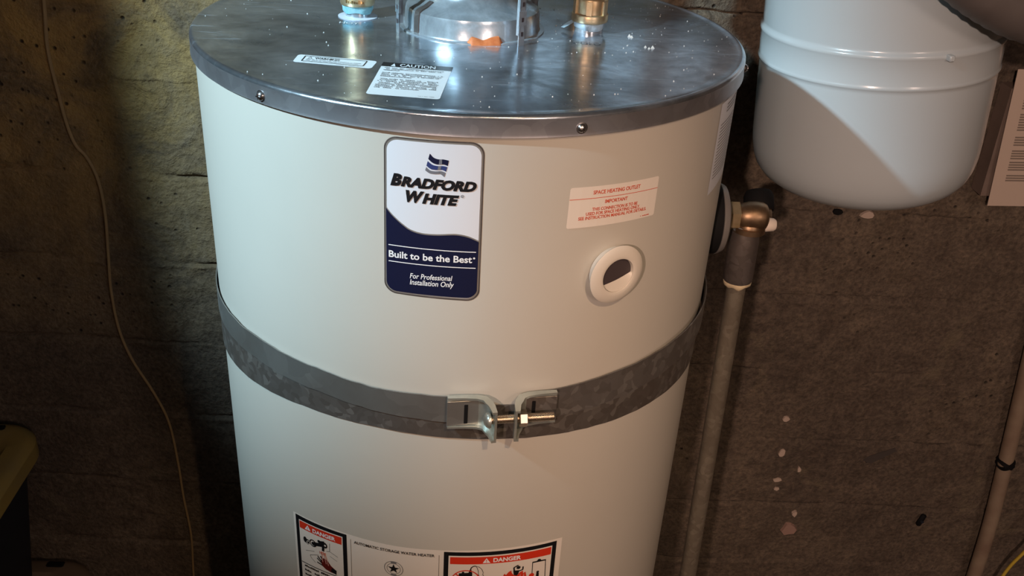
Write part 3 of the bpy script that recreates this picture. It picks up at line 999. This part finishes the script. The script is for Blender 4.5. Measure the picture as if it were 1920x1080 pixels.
# ---- round port cover on the right front
pf = jacket_frame(28.3, -0.1532)
ringm = MB()
ringm.lathe([(0.0240, 0.0000), (0.0250, 0.0060), (0.0292, 0.0088), (0.0302, 0.0098), (0.0303, 0.0106), (0.0294, 0.0113), (0.0255, 0.0127), (0.0215, 0.0136), (0.0190, 0.0137), (0.0178, 0.0134),
             (0.0174, 0.0126), (0.0173, 0.0035)], 64, mat=pf @ Matrix.Diagonal((0.95, 0.95, 1, 1)))
pc = ringm.build("port_cover", 'cream', heater)
hole = MB()
hole.lathe([(0.0001, 0.0092), (0.0173, 0.0094)], 48, mat=pf @ Matrix.Diagonal((0.95, 0.95, 1, 1)))
hole.build("port_opening", 'dark_hole', pc)
lipm = MB()
A_ = [math.radians(212 + 146 * k / 16) for k in range(17)]
edge_ = [(0.0172 * math.cos(a), 0.0172 * math.sin(a), 0.0124) for a in A_]
e0, e1 = edge_[0], edge_[-1]
chord = [(e0[0] + (e1[0] - e0[0]) * k / 16, e0[1] + (e1[1] - e0[1]) * k / 16 - 0.0012 * math.sin(math.pi * k / 16), 0.0098) for k in range(17)]
lipm.add([tuple(pf @ Matrix.Diagonal((0.95, 0.95, 1, 1)) @ Vector(q)) for q in edge_ + chord], [(k, k + 1, 17 + k + 1, 17 + k) for k in range(16)])
lipm.build("port_lit_edge", 'cream', pc)  # cream crescent shaped as the lit lower inside of the opening

# ---- plate with rubber gasket where the relief valve leaves the jacket
pl = Matrix.Translation((0.2785, -0.012, H - 0.205)) @ Matrix.Rotation(math.radians(-90), 4, 'Z') @ Matrix.Rotation(math.radians(90), 4, 'X')
plate = MB()
Mx = Matrix.Translation((0.0, -0.016, H - 0.203)) @ Matrix.Rotation(math.radians(90), 4, 'Y')
g = MB(); g.lathe([(0.0380, 0.2660), (0.0415, 0.2780), (0.0410, 0.2880), (0.020, 0.2882)], 48, mat=Mx)
g.build("gasket", 'rubber', heater)
plate.lathe([(0.0395, 0.2882), (0.0412, 0.2888), (0.0410, 0.2905), (0.0385, 0.2955), (0.0310, 0.2985), (0.0180, 0.2995), (0.0085, 0.2996)], 48, mat=Mx)
plate.build("outlet_plate", 'grey_plate', heater)

# ------------------------------------------------------------------ strap around the heater
strap = empty("seismic_strap", (0, 0, H - 0.30))
tag(strap, "galvanised steel strap bolted around the middle of the white water heater", "strap")
SZ = Matrix.Translation((0, 0, -(H - 0.30)))


def interp(x, xs, ys):
    return float(np.interp(x, xs, ys))


def band(name, mat_, a0, a1, top, bot, rad, n, parent, th=0.0012, jag=0.0):
    mb = MB()
    vs_, fs = [], []
    r_ = random.Random(name)
    for i in range(n + 1):
        a = a0 + (a1 - a0) * i / n
        rr = rad(a)
        j = r_.uniform(-jag, jag)
        for (dr, z_) in ((0, bot(a) + j), (th, bot(a) + j), (th, (top(a) + bot(a)) / 2), (th, top(a) + j), (0, top(a) + j)):
            q = math.radians(a)
            vs_.append(((rr + dr) * math.sin(q), -(rr + dr) * math.cos(q), H + z_))
    for i in range(n):
        for k in range(4):
            fs.append((i * 5 + k, (i + 1) * 5 + k, (i + 1) * 5 + k + 1, i * 5 + k + 1))
        fs.append((i * 5 + 4, (i + 1) * 5 + 4, (i + 1) * 5, i * 5))
    fs += [tuple(range(4, -1, -1)), tuple(n * 5 + k for k in range(5))]
    mb.add(vs_, fs)
    o = mb.build(name, mat_, parent, smooth=50)
    o.matrix_local = SZ.copy()
    return o


LX = [-180, -110, -72, -59.5, -34, -17, 4, 21, 42, 61, 75, 110, 180]
LY = [-0.325, -0.345, -0.3464, -0.3385, -0.3235, -0.3205, -0.3240, -0.3285, -0.3340, -0.3390, -0.342, -0.340, -0.325]
UX = [-180, -70, -43, -28, -17, -2, 17.5, 32, 48, 64, 80, 180]
UY = [-0.275, -0.2745, -0.2690, -0.2700, -0.2740, -0.2742, -0.2730, -0.2690, -0.2655, -0.2660, -0.268, -0.275]
band("inner_band", 'strap_dark', -180, 180, lambda a: interp(a, LX, LY) + 0.040, lambda a: interp(a, LX, LY), lambda a: R + 0.0006, 160, strap, jag=0.0004)
band("left_band", 'strap_grey', -180, -1.2, lambda a: interp(a, UX, UY), lambda a: interp(a, [-180, -66, -47, -28, -17, 0], [-0.310, -0.3035, -0.2965, -0.2965, -0.3005, -0.3040]),
     lambda a: R + 0.0022 - 0.0004 * max(0, (-a - 45) / 40), 90, strap, jag=0.0005)
band("right_band", 'strap_mid', 15.5, 180, lambda a: interp(a, UX, UY), lambda a: interp(a, [15, 24, 32, 41, 52, 60, 80, 180], [-0.305, -0.3045, -0.303, -0.3005, -0.298, -0.297, -0.300, -0.31]),
     lambda a: R + 0.0020 + 0.0030 * max(0, math.sin(math.radians((a - 22) * 2.6))) * (22 < a < 91), 90, strap, jag=0.0005)

# brackets: x along the strap, y up, z away from the jacket
BF = jacket_frame(8.2, -0.2885)
def bracket(side):
    """folded steel angle: foot along the strap, ear standing out, stiffening lips above and below"""
    s_ = side
    path = [(0.052, 0.0042), (0.036, 0.0042), (0.024, 0.0052), (0.0165, 0.0080), (0.0128, 0.0130), (0.0112, 0.0180), (0.0105, 0.0270)]
    th = 0.0022
    top, bot = 0.0160, -0.0145
    mb = MB()
    vs_, fs = [], []
    n = len(path)
    nor = []
    for i in range(n):
        a, b = path[max(i - 1, 0)], path[min(i + 1, n - 1)]
        dx, dz = b[0] - a[0], b[1] - a[1]
        l = math.hypot(dx, dz)
        nor.append((-dz / l, dx / l))       # into the hollow of the fold (away from jacket / away from gap)
    nor = [(-q[0], -q[1]) if q[1] < 0 else q for q in nor]
    nor = [(abs(q[0]), abs(q[1])) for q in nor]
    for i, (x, z_) in enumerate(path):
        ear = max(0, (i - 3) / 3)
        bt = bot - 0.004 * ear
        tp = top - 0.004 * ear
        lip = 0.0054 * (0.42 + 0.58 * min(1, i / 3)) * (1 - 0.55 * max(0, (i - 4) / 2))
        nx, nz = nor[i]
        x2, z2 = x + nx * lip, z_ + nz * lip
        xt, zt = x - nx * th, z_ - nz * th
        sec = [(x2, tp, z2), (x, tp, z_), (x, bt, z_), (x2, bt, z2), (x2, bt - th, z2), (xt, bt - th, zt), (xt, tp + th, zt), (x2, tp + th, z2)]
        vs_ += [(s_ * q[0], q[1], q[2]) for q in sec]
    for i in range(n - 1):
        for k in range(8):
            k2 = (k + 1) % 8
            q = (i * 8 + k, (i + 1) * 8 + k, (i + 1) * 8 + k2, i * 8 + k2)
            fs.append(q if s_ > 0 else tuple(reversed(q)))
    fs += [(0, 1, 6, 7), (1, 2, 5, 6), (2, 3, 4, 5)]
    e = (n - 1) * 8
    fs += [(e, e + 7, e + 6, e + 1), (e + 1, e + 6, e + 5, e + 2), (e + 2, e + 5, e + 4, e + 3)]
    mb.add([tuple(BF @ Vector(q)) for q in vs_], fs)
    o = mb.build("bracket", 'zinc_plate', strap, smooth=35)
    o.matrix_local = SZ.copy()
    # end of the band folded over the foot, with its narrow slot
    lp = MB()
    x0_, x1_ = (0.0225, 0.0525)
    lp.box(min(s_ * x0_, s_ * x1_), max(s_ * x0_, s_ * x1_), -0.0140, 0.0135, 0.0044, 0.0058, mat=BF, bev=0.0005)
    q = lp.build("band_end", 'strap_grey' if s_ < 0 else 'strap_dark', o, smooth=20)
    q.matrix_local = Matrix.Identity(4)
    lp = MB()
    xc = s_ * (0.0345 if s_ < 0 else 0.0300)
    lp.box(xc - 0.0019, xc + 0.0019, -0.0125, 0.0095, 0.0050, 0.0061, mat=BF, bev=0.0006)
    q = lp.build("slot", 'rubber', o, smooth=0)
    q.matrix_local = Matrix.Identity(4)
    return o


br_l = bracket(-1)
br_r = bracket(1)
bolt = MB()
thread = [(0.0001, 0.0), (0.0030, 0.0)]
zb = 0.0
while zb < 0.062:
    thread += [(0.0044, zb + 0.0004), (0.0037, zb + 0.0010)]
    zb += 0.0012
thread += [(0.0037, zb), (0.0001, zb + 0.0004)]
BX = BF @ Matrix.Translation((-0.0150, -0.0005, 0.0180)) @ Matrix.Rotation(math.radians(90), 4, 'Y')
bolt.lathe(thread, 16, mat=BX)
bo = bolt.build("bolt", 'bolt', strap, smooth=60)
bo.matrix_local = SZ.copy()
hd = MB()
hd.lathe([(0.0001, -0.0052), (0.0035, -0.0045), (0.0066, -0.0024), (0.0082, 0.0004), (0.0080, 0.0018), (0.003, 0.0018)], 24, mat=BX)
q = hd.build("bolt_head", 'zinc_plate', bo); q.matrix_local = Matrix.Identity(4)
nut = MB()
nut.lathe([(0.0042, 0.0), (0.0072, 0.0), (0.0081, 0.0009), (0.0081, 0.0072), (0.0072, 0.0081), (0.0042, 0.0081)], 6, mat=BX @ Matrix.Translation((0, 0, 0.0285)))
q = nut.build("nut", 'bolt', strap, smooth=20); q.matrix_local = SZ.copy()

# ------------------------------------------------------------------ draft hood standing over the collar
hood = empty("draft_hood", (0, 0, H))
tag(hood, "bright sheet-metal draft hood on thin legs above the heater's flue collar", "draft hood")
hm = MB()
hm.lathe([(0.090, 0.092), (0.092, 0.096), (0.090, 0.100), (0.068, 0.124), (0.046, 0.142), (0.0410, 0.147), (0.0410, 0.170)], 64)
hm.build("hood_cone", 'sheet_metal', hood)
for k, a in enumerate((-62.0, 35.2, 126.0, 217.0)):
    q = math.radians(a)
    r_ = 0.0845
    lm = MB()
    x, n_ = Vector((math.cos(q), math.sin(q), 0)), Vector((math.sin(q), -math.cos(q), 0))
    Lm = Matrix.Identity(4)
    for i in range(3):
        Lm[i][0] = x[i]; Lm[i][1] = n_[i]; Lm[i][2] = (0, 0, 1)[i]
    Lm.translation = n_ * r_
    w = 0.0035
    # channel section: web and two lips
    lm.box(-w, w, -0.0006, 0.0006, 0.0, 0.101, mat=Lm)
    lm.box(-w, -w + 0.0010, -0.0040, 0.0006, 0.010, 0.101, mat=Lm)
    lm.box(w - 0.0010, w, -0.0040, 0.0006, 0.010, 0.101, mat=Lm)
    lm.box(-w - 0.001, w + 0.001, -0.0010, 0.0010, 0.020, 0.034, mat=Lm)
    lg = lm.build("leg", 'sheet_metal', hood, smooth=0)
    for zs_ in (0.0095, 0.0235, 0.0385, 0.0535):
        sl = MB(); sl.box(-0.0014, 0.0014, 0.0002, 0.0012, zs_, zs_ + 0.0042, mat=Lm)
        sl.build("punched_slot", 'dark_hole', lg, smooth=0)
vent = MB()
vent.lathe([(0.0390, 0.150), (0.0380, 0.16), (0.0380, CEIL - H)], 48)
vp = tag(vent.build("vent_pipe", 'sheet_metal', loc=(0, 0, H)), "round sheet-metal vent pipe rising from the draft hood", "pipe")

# ------------------------------------------------------------------ water connections on the lid
def connector(name, x, y, left):
    e = empty(name, (x, y, H))
    if left:
        tag(e, "brass pipe union with teal sealant left of the flue collar", "pipe fitting")
        w = MB(); w.lathe([(0.0128, 0.0), (0.0205, 0.0001), (0.0208, 0.0007), (0.0128, 0.0012)], 40); w.build("washer", 'white_vinyl', e)
        n_ = MB(); n_.lathe([(0.0128, 0.0), (0.0130, 0.016), (0.0126, 0.018)], 32); n_.build("nipple", 'sheet_metal', e)
        s_ = MB()
        pr = [(0.0125, 0.0045), (0.0148, 0.0055), (0.0158, 0.0090), (0.0164, 0.0125), (0.0150, 0.0145)]
        s_.lathe(pr, 32)
        s_.v = [(q[0] * (1 + 0.05 * math.sin(7 * math.atan2(q[1], q[0]) + q[2] * 900)), q[1] * (1 + 0.05 * math.sin(5 * math.atan2(q[1], q[0]))), q[2] + 0.001 * math.sin(3 * math.atan2(q[1], q[0]))) for q in s_.v]
        s_.build("thread_sealant", 'tealseal', e)
        b_ = MB()
        b_.lathe([(0.0130, 0.0130), (0.0176, 0.0132), (0.0182, 0.0150), (0.0182, 0.0225), (0.0176, 0.0235), (0.0165, 0.0240), (0.0165, 0.044), (0.0150, 0.0465), (0.0120, 0.0470)], 40)
        nb = b_.build("brass_nut", 'brass', e)
        lt = MB()
        for k in range(9):      # raised marks cast round the nut
            a = math.radians(-122 + 7.2 * k)
            m_ = Matrix.Translation((0.0182 * math.cos(a), 0.0182 * math.sin(a), 0.0187)) @ Matrix.Rotation(a, 4, 'Z')
            lt.box(-0.0003, 0.0006, -0.0007, 0.0007, -0.0016, 0.0016 - 0.0008 * (k % 3), mat=m_)
        lt.build("cast_marks", 'bright_brass', nb, smooth=0)
    else:
        tag(e, "tall ridged brass union with pale tape right of the flue collar", "pipe fitting")
        n_ = MB(); n_.lathe([(0.0150, 0.0), (0.0152, 0.010), (0.0146, 0.012)], 32); n_.build("nipple", 'sheet_metal', e)
        s_ = MB(); s_.lathe([(0.0150, 0.0035), (0.0162, 0.0050), (0.0164, 0.0105), (0.0150, 0.0120)], 32)
        s_.v = [(q[0] * (1 + 0.03 * math.sin(6 * math.atan2(q[1], q[0]))), q[1], q[2] + 0.0012 * math.sin(2 * math.atan2(q[1], q[0]) + 1)) for q in s_.v]
        s_.build("thread_tape", 'foil', e)
        fl = MB()
        fl.add([(-0.016, -0.006, 0.0100), (-0.027, -0.010, 0.0045), (-0.030, -0.004, 0.0035), (-0.026, 0.004, 0.0050), (-0.015, 0.006, 0.0110), (-0.022, -0.002, 0.0095)],
               [(0, 1, 5), (1, 2, 5), (2, 3, 5), (3, 4, 5), (4, 0, 5)])
        fl.build("tape_tail", 'foil', e)
        b_ = MB()
        b_.lathe([(0.0140, 0.0110), (0.0190, 0.0112), (0.0194, 0.0130), (0.0194, 0.0185), (0.0186, 0.0195), (0.0170, 0.0200), (0.0170, 0.0335), (0.0160, 0.0355), (0.0150, 0.0365),
                  (0.0150, 0.0390), (0.0160, 0.0400), (0.0160, 0.0530), (0.0120, 0.0535)], 40)
        nb = b_.build("brass_nut", 'brass', e)
        rb = MB()
        for k in range(6):
            a = math.radians(-100 + 60 * k)
            m_ = Matrix.Translation((0.0172 * math.cos(a), 0.0172 * math.sin(a), 0.026)) @ Matrix.Rotation(a, 4, 'Z')
            rb.box(-0.001, 0.0016, -0.0028, 0.0028, -0.0065, 0.0075, mat=m_)
        rb.build("nut_rib", 'brass', nb, smooth=0)
    return e


connector("pipe_union", -0.1215, 0.018, True)
connector("pipe_union", 0.1235, 0.004, False)
c_ = MB(); c_.lathe([(0.0112, 0.046), (0.0112, CEIL - H)], 24)
tag(c_.build("copper_pipe", 'brass', loc=(-0.1215, 0.018, H)), "copper water pipe rising from the union with teal sealant left of the collar", "pipe")
riser = empty("water_riser", (0.1235, 0.125, H + 0.07))
tag(riser, "water riser with an added shading sleeve behind the tall ridged brass union", "pipe")
c_ = MB(); c_.tube(catmull([(0, -0.121, -0.018), (0, -0.121, -0.002), (0, -0.112, 0.010), (0, -0.095, 0.014), (0, -0.03, 0.014), (0, -0.008, 0.018), (0, 0, 0.035), (0, 0, CEIL - H - 0.07)], 5), 0.0112, 16)
c_.build("elbow_pipe", 'brass', riser)
c_ = MB(); c_.lathe([(0.0114, 0.045), (0.043, 0.045), (0.045, 0.048), (0.045, CEIL - H - 0.07), (0.0114, CEIL - H - 0.07)], 32)  # thick sleeve added to shade the wall beside the tank
c_.build("shading_sleeve", 'foam', riser)

# ------------------------------------------------------------------ relief valve and its discharge pipe
VX, VY, VZ = 0.335, 0.0, H - 0.206
valve = empty("relief_valve", (VX, VY, VZ))
tag(valve, "brass relief valve screwed into the right side of the heater", "valve")
AX = Matrix.Rotation(math.radians(90), 4, 'Y')
st = MB(); st.lathe([(0.0001, -0.046), (0.0088, -0.046), (0.0090, -0.044), (0.0082, -0.042), (0.0090, -0.040), (0.0082, -0.038), (0.0090, -0.036), (0.0082, -0.034), (0.0090, -0.030), (0.0088, -0.024)], 24, mat=AX)
st.build("threaded_inlet", 'bright_brass', valve)
hx = MB(); hx.lathe([(0.0090, -0.0275), (0.0160, -0.0275), (0.0175, -0.0262), (0.0175, -0.0165), (0.0160, -0.0155), (0.0120, -0.0150)], 6, mat=AX)
hx.build("hex_nut", 'brass', valve, smooth=20)
bd = MB()
bd.lathe([(0.0120, -0.016), (0.0150, -0.012), (0.0172, -0.004), (0.0178, 0.004), (0.0172, 0.012), (0.0150, 0.0165), (0.0125, 0.0180), (0.0001, 0.0185)], 32, mat=AX)
bd.lathe([(0.0120, -0.002), (0.0165, -0.008), (0.0172, -0.0115), (0.0190, -0.0122), (0.0192, -0.0185), (0.0150, -0.0190), (0.0140, -0.012)], 32)
bd.build("valve_body", 'old_brass', valve)
bn = MB(); bn.lathe([(0.0120, 0.012), (0.0150, 0.013), (0.0155, 0.024), (0.0140, 0.026)], 24, mat=Matrix.Translation((0.014, 0.004, -0.018)) @ Matrix.Rotation(math.radians(-40), 4, 'X'))
bn.build("bonnet", 'old_brass', valve)
cp = MB(); cp.lathe([(0.0165, 0.022), (0.0178, 0.024), (0.0178, 0.040), (0.0150, 0.046), (0.0001, 0.047)], 24, mat=Matrix.Translation((0.014, 0.004, -0.018)) @ Matrix.Rotation(math.radians(-40), 4, 'X'))
cp.build("valve_shadow_cap", 'rubber', valve)  # dark shape in place of the valve's shadow on the wall
tp = MB(); tp.lathe([(0.0001, 0.031), (0.0062, 0.0305), (0.0078, 0.028), (0.0090, 0.017), (0.0085, 0.015)], 20, mat=Matrix.Translation((0, 0, -0.010)) @ AX)
tp.build("test_lever_tip", 'white_tag', valve)

pipe = empty("discharge_pipe", (VX - 0.001, VY, VZ - 0.0185))
tag(pipe, "galvanised discharge pipe hanging from the brass relief valve", "pipe")
pipe.location.x -= 0.0025
pipe.rotation_euler = (0, -0.022, 0)
cpl = MB(); cpl.lathe([(0.0120, 0.004), (0.0150, 0.004), (0.0168, -0.004), (0.0178, -0.014), (0.0180, -0.060), (0.0172, -0.066), (0.0110, -0.066)], 32)
cpl.build("coupling", 'coupling', pipe)
ring_ = MB(); ring_.lathe([(0.0135, 0.008), (0.0155, 0.007), (0.0160, 0.002), (0.0135, 0.0)], 32)
ring_.build("collar_ring", 'sheet_metal', pipe)
tp = MB(); tp.lathe([(0.0118, -0.0635), (0.0172, -0.0665), (0.0168, -0.0700), (0.0122, -0.0745)], 24)
tp.v = [(q[0], q[1], q[2] + 0.0015 * math.sin(5 * math.atan2(q[1], q[0]))) for q in tp.v]
tp.build("thread_tape", 'tape', pipe)
pp = MB()
for k in range(1):
    pp.lathe([(0.0085, -0.80), (0.0114, -0.80), (0.0116, -0.798), (0.0116, -0.064)], 32)
o = pp.build("steel_pipe", 'pipe_steel', pipe)

# ------------------------------------------------------------------ expansion tank
tank = empty("expansion_tank", (0.54, 0.235, H - 0.10), (0, math.radians(-5.0), 0))
tag(tank, "white dome-bottomed expansion tank hanging beside the heater at upper right", "tank")
t_ = MB()
prof = [(0.0001, -0.1630), (0.030, -0.1622), (0.060, -0.1595), (0.085, -0.1550), (0.105, -0.1495), (0.122, -0.1415), (0.135, -0.1315), (0.1425, -0.1205), (0.1470, -0.1070), (0.1492, -0.0920), (0.1500, -0.0760),
        (0.1503, 0.0220), (0.1506, 0.0255), (0.1520, 0.0275), (0.1528, 0.0295), (0.1520, 0.0315), (0.1512, 0.0335), (0.1516, 0.0480), (0.1514, 0.0630), (0.1526, 0.0655), (0.1530, 0.0680), (0.1520, 0.0705), (0.1496, 0.0725), (0.1496, 0.0760), (0.1500, 0.0800),
        (0.1500, 0.20), (0.1485, 0.235), (0.142, 0.262), (0.130, 0.284), (0.110, 0.302), (0.08, 0.315), (0.04, 0.322), (0.012, 0.324)]
t_.lathe(prof, 128)
t_.build("shell", 'tank_enamel', tank, smooth=60)
tn = MB(); tn.lathe([(0.011, 0.315), (0.011, 0.352), (0.016, 0.353), (0.016, 0.372), (0.0001, 0.373)], 24)
tn.build("inlet_fitting", 'brass', tank)
wb = MB(); wb.box(-0.003, 0.010, -0.0035, 0.0035, -0.004, 0.003, mat=Matrix.Rotation(math.radians(-80), 4, 'Z') @ Matrix.Translation((0.1505, 0, 0.068)), bev=0.0015)
wb.build("seam_weld", 'tank_enamel', tank)
sup = MB()
sup.tube([(0.54 - 0.035, 0.235, H + 0.2740), (0.54 - 0.038, 0.235, H + 0.42), (0.54 - 0.05, 0.24, H + 0.46), (0.40, 0.25, H + 0.47), (0.22, 0.15, H + 0.47), (0.172, 0.130, H + 0.47)], 0.010, 16)
tag(sup.build("branch_pipe", 'brass'), "copper branch pipe running overhead to the white expansion tank", "pipe")

# grey hose crossing in front of the tank's upper right shoulder
hs = MB()
hp = catmull([(0.440, 0.020, H + 0.155), (0.475, 0.035, H + 0.115), (0.515, 0.042, H + 0.080), (0.562, 0.042, H + 0.052), (0.62, 0.050, H + 0.030), (0.70, 0.085, H + 0.014), (0.78, 0.19, H - 0.004), (0.82, 0.30, H - 0.012), (0.84, 0.405, H - 0.018)], 8)
hs.tube(hp, [0.030 + 0.0012 * (i % 2) for i in range(len(hp))], 24)
tag(hs.build("grey_hose", 'grey_hose', smooth=60), "dark grey hose crossing the upper right shoulder of the white tank", "hose")

# ------------------------------------------------------------------ papers hanging on the wall
def sheet_obj(name, corners, th, m, parent=None):
    """corners TL TR BR BL in (x,y,z); thin slab"""
    c = [Vector(q) for q in corners]
    n_ = (c[1] - c[0]).cross(c[3] - c[0]).normalized()
    if n_.y > 0: n_ = -n_
    b = [q - n_ * th for q in c]
    vs_ = [*c, *b]
    return make(name, vs_, [(0, 3, 2, 1), (4, 5, 6, 7), (0, 1, 5, 4), (1, 2, 6, 5), (2, 3, 7, 6), (3, 0, 4, 7)], m, parent, smooth=0)


TLp, TRp, BRp, BLp = (0.818, 0.375, H - 0.118), (0.978, 0.375, H - 0.112), (1.000, 0.375, H - 0.336), (0.838, 0.375, H - 0.3405)
bk = tag(sheet_obj("manual_booklet", [(0.822, 0.383, H - 0.150), (0.960, 0.383, H - 0.140), (0.985, 0.383, H - 0.322), (0.826, 0.383, H - 0.327)], 0.033, 'booklet'),
         "thick brown booklet hanging on the wall behind the printed white sheet", "booklet")
ps = tag(sheet_obj("printed_sheet", [TLp, TRp, BRp, BLp], 0.0012, 'sheet'), "white printed sheet hanging at the right edge beside the tank", "paper")
def on_sheet(u, v, layer):
    a = bil([(TLp[0], TLp[2]), (TRp[0], TRp[2]), (BRp[0], BRp[2]), (BLp[0], BLp[2])], u, v)
    return (a[0], 0.375 - 0.0002 * layer, a[1])
p = Print(on_sheet)
p.quad((0.115, 0.115), (0.9, 0.115), (0.9, 0.06), (0.115, 0.06), 1, 1, 2)
k = 0
for (t0, t1) in ((0.155, 0.27), (0.31, 0.43), (0.475, 0.535), (0.575, 0.645), (0.66, 0.73), (0.76, 0.81)):
    t = t0
    while t < t1:
        p.quad((0.12, t + 0.011), (0.92, t + 0.011), (0.92, t), (0.12, t), 0, 1, 2)
        t += 0.0185
        k += 1
p.build("lettering", ['faded_ink', 'black'], ps)
nl = MB(); nl.lathe([(0.0045, 0.0), (0.0045, 0.003), (0.0015, 0.0035), (0.0015, 0.05)], 12, mat=Matrix.Translation((0.905, 0.371, H - 0.124)) @ Matrix.Rotation(math.radians(-90), 4, 'X'))
tag(nl.build("nail", 'screw'), "nail holding the printed white sheet to the concrete wall", "nail")

# ------------------------------------------------------------------ leaning conduit, cords and wire on the wall
cd = empty("wall_conduit", (1.085, 0.398, 0.0))
tag(cd, "weathered pinkish conduit slanting down the wall at lower right", "conduit")
pts = [(1.078, 0.398, 0.0), (1.077, 0.398, H - 1.25), (1.068, 0.398, H - 1.063), (1.049, 0.398, H - 0.885), (1.027, 0.398, H - 0.70), (0.990, 0.398, H - 0.40), (0.955, 0.400, H - 0.10), (0.93, 0.402, H + 0.3), (0.9, 0.402, CEIL)]
c_ = MB(); c_.tube([tuple(Vector(q)) for q in catmull(pts, 5)], 0.0138, 20)
o = c_.build("pipe_run", 'copper_tan', cd); o.matrix_local = Matrix.Translation((-1.085, -0.398, 0))
tb = MB()
d_ = Vector((1.040 - 1.056, 0, 0.11)).normalized()
# crossed black ties round the conduit
for tilt in (0.55, -0.55):
    m_ = Matrix.Translation((1.0485, 0.398, H - 0.880)) @ Vector((0, 0, 1)).rotation_difference(d_).to_matrix().to_4x4() @ Matrix.Rotation(tilt, 4, 'Y')
    tb.lathe([(0.0140, -0.004), (0.0172, -0.0038), (0.0172, 0.0038), (0.0140, 0.004)], 24, mat=m_)
o = tb.build("black_tie", 'rubber', cd); o.matrix_local = Matrix.Translation((-1.085, -0.398, 0))

yc = MB()
yp = catmull([(1.40, 0.36, 0.70), (1.22, 0.35, H - 0.90), (1.155, 0.35, H - 0.985), (1.12, 0.35, H - 1.063), (1.097, 0.35, H - 1.128), (1.06, 0.33, H - 1.26), (1.02, 0.28, H - 1.40), (0.95, 0.2, 0.005)], 8)
yc.tube(yp, 0.0032, 10)
tag(yc.build("yellow_cord", 'yellow_wire'), "thin yellow cord in the bottom right corner below the conduit", "cord")

wr = MB()
wp = [(-0.600, 0.15), (-0.612, 0.02), (-0.619, -0.097), (-0.626, -0.167), (-0.622, -0.235), (-0.617, -0.287), (-0.609, -0.318), (-0.596, -0.336), (-0.584, -0.375), (-0.582, -0.435), (-0.588, -0.51), (-0.593, -0.574), (-0.591, -0.650), (-0.577, -0.714),
      (-0.548, -0.785), (-0.529, -0.850), (-0.523, -0.94), (-0.522, -1.03), (-0.518, -1.127), (-0.525, -1.244), (-0.53, -1.40)]
wp = catmull([(x, WALL_Y - 0.006, H + z) for x, z in wp], 5)
wr.tube(wp, [0.0030 - 0.0010 * i / len(wp) for i in range(len(wp))], 8)
tag(wr.build("loose_wire", 'wire'), "thin tan wire hanging down the concrete wall at left", "wire")

cl = empty("cable_clip", (0.934, WALL_Y - 0.004, H - 1.045))
cl.rotation_euler = (0, 0.25, 0)
tag(cl, "small black cable clip nailed to the wall left of the conduit", "clip")
m_ = MB(); m_.box(-0.006, 0.006, -0.006, 0.003, -0.014, 0.014, bev=0.004); m_.build("clip_body", 'rubber', cl)
m_ = MB(); m_.lathe([(0.0001, 0.0085), (0.003, 0.008), (0.0036, 0.006), (0.0036, 0.0)], 12, mat=Matrix.Rotation(math.radians(90), 4, 'X')); m_.build("clip_nail", 'tote_black', cl)

# ------------------------------------------------------------------ storage totes at lower left
def tote(name, x0, x1, y0, y1, z0, ztop, lidm, label, slot=None):
    e = empty(name, ((x0 + x1) / 2, (y0 + y1) / 2, z0))
    tag(e, label, "storage bin", None)
    ox, oy = (x0 + x1) / 2, (y0 + y1) / 2
    hx_, hy = (x1 - x0) / 2, (y1 - y0) / 2
    hgt = ztop - z0

    def rr(hx2, hy2, rad, z_, n=6):
        out = []
        for (sx, sy, a0_) in ((1, 1, 0), (-1, 1, 90), (-1, -1, 180), (1, -1, 270)):
            for k in range(n + 1):
                a = math.radians(a0_ + 90 * k / n)
                out.append((sx * (hx2 - rad) + rad * math.cos(a), sy * (hy2 - rad) + rad * math.sin(a), z_))
        return out

    def loft(rings, m, nm, cap0=True, cap1=True, parent=e):
        n = len(rings[0]); mb = MB()
        vs_ = [q for r_ in rings for q in r_]
        fs = [(i * n + k, i * n + (k + 1) % n, (i + 1) * n + (k + 1) % n, (i + 1) * n + k) for i in range(len(rings) - 1) for k in range(n)]
        if cap0: fs.append(tuple(reversed(range(n))))
        if cap1: fs.append(tuple((len(rings) - 1) * n + k for k in range(n)))
        mb.add(vs_, fs)
        return mb.build(nm, m, parent, smooth=35)
    loft([rr(hx_ - 0.055, hy - 0.055, 0.03, 0), rr(hx_ - 0.022, hy - 0.022, 0.04, hgt - 0.045), rr(hx_ - 0.020, hy - 0.020, 0.04, hgt - 0.02)], 'tote_black', "bin")
    lo = loft([rr(hx_ - 0.004, hy - 0.004, 0.06, hgt - 0.045), rr(hx_, hy, 0.062, hgt - 0.040), rr(hx_, hy, 0.062, hgt - 0.012), rr(hx_ - 0.006, hy - 0.006, 0.058, hgt - 0.004),
          rr(hx_ - 0.016, hy - 0.016, 0.05, hgt), rr(hx_ - 0.040, hy - 0.040, 0.04, hgt - 0.001), rr(hx_ - 0.050, hy - 0.050, 0.04, hgt - 0.010)], lidm, "lid")
    if slot:
        m2 = MB(); m2.box(slot[0] - ox, slot[1] - ox, slot[2] - oy, slot[3] - oy, hgt - 0.002, hgt + 0.0012, bev=0.0035)
        m2.build("handle_slot", 'rubber', lo)
    return e


tote("storage_tote", -1.24, -0.742, 0.0, 0.400, H - 1.19, H - 0.845, 'yellow_lid', "dark storage tote with a yellow lid at the lower left",
     slot=(-0.93, -0.805, 0.372, 0.386))
tote("storage_tote", -1.27, -0.705, -0.06, 0.412, 0.0, H - 1.19, 'tan_lid', "lower storage tote with a dull brown lid under the yellow-lidded one",
     slot=(-0.80, -0.765, 0.385, 0.400))
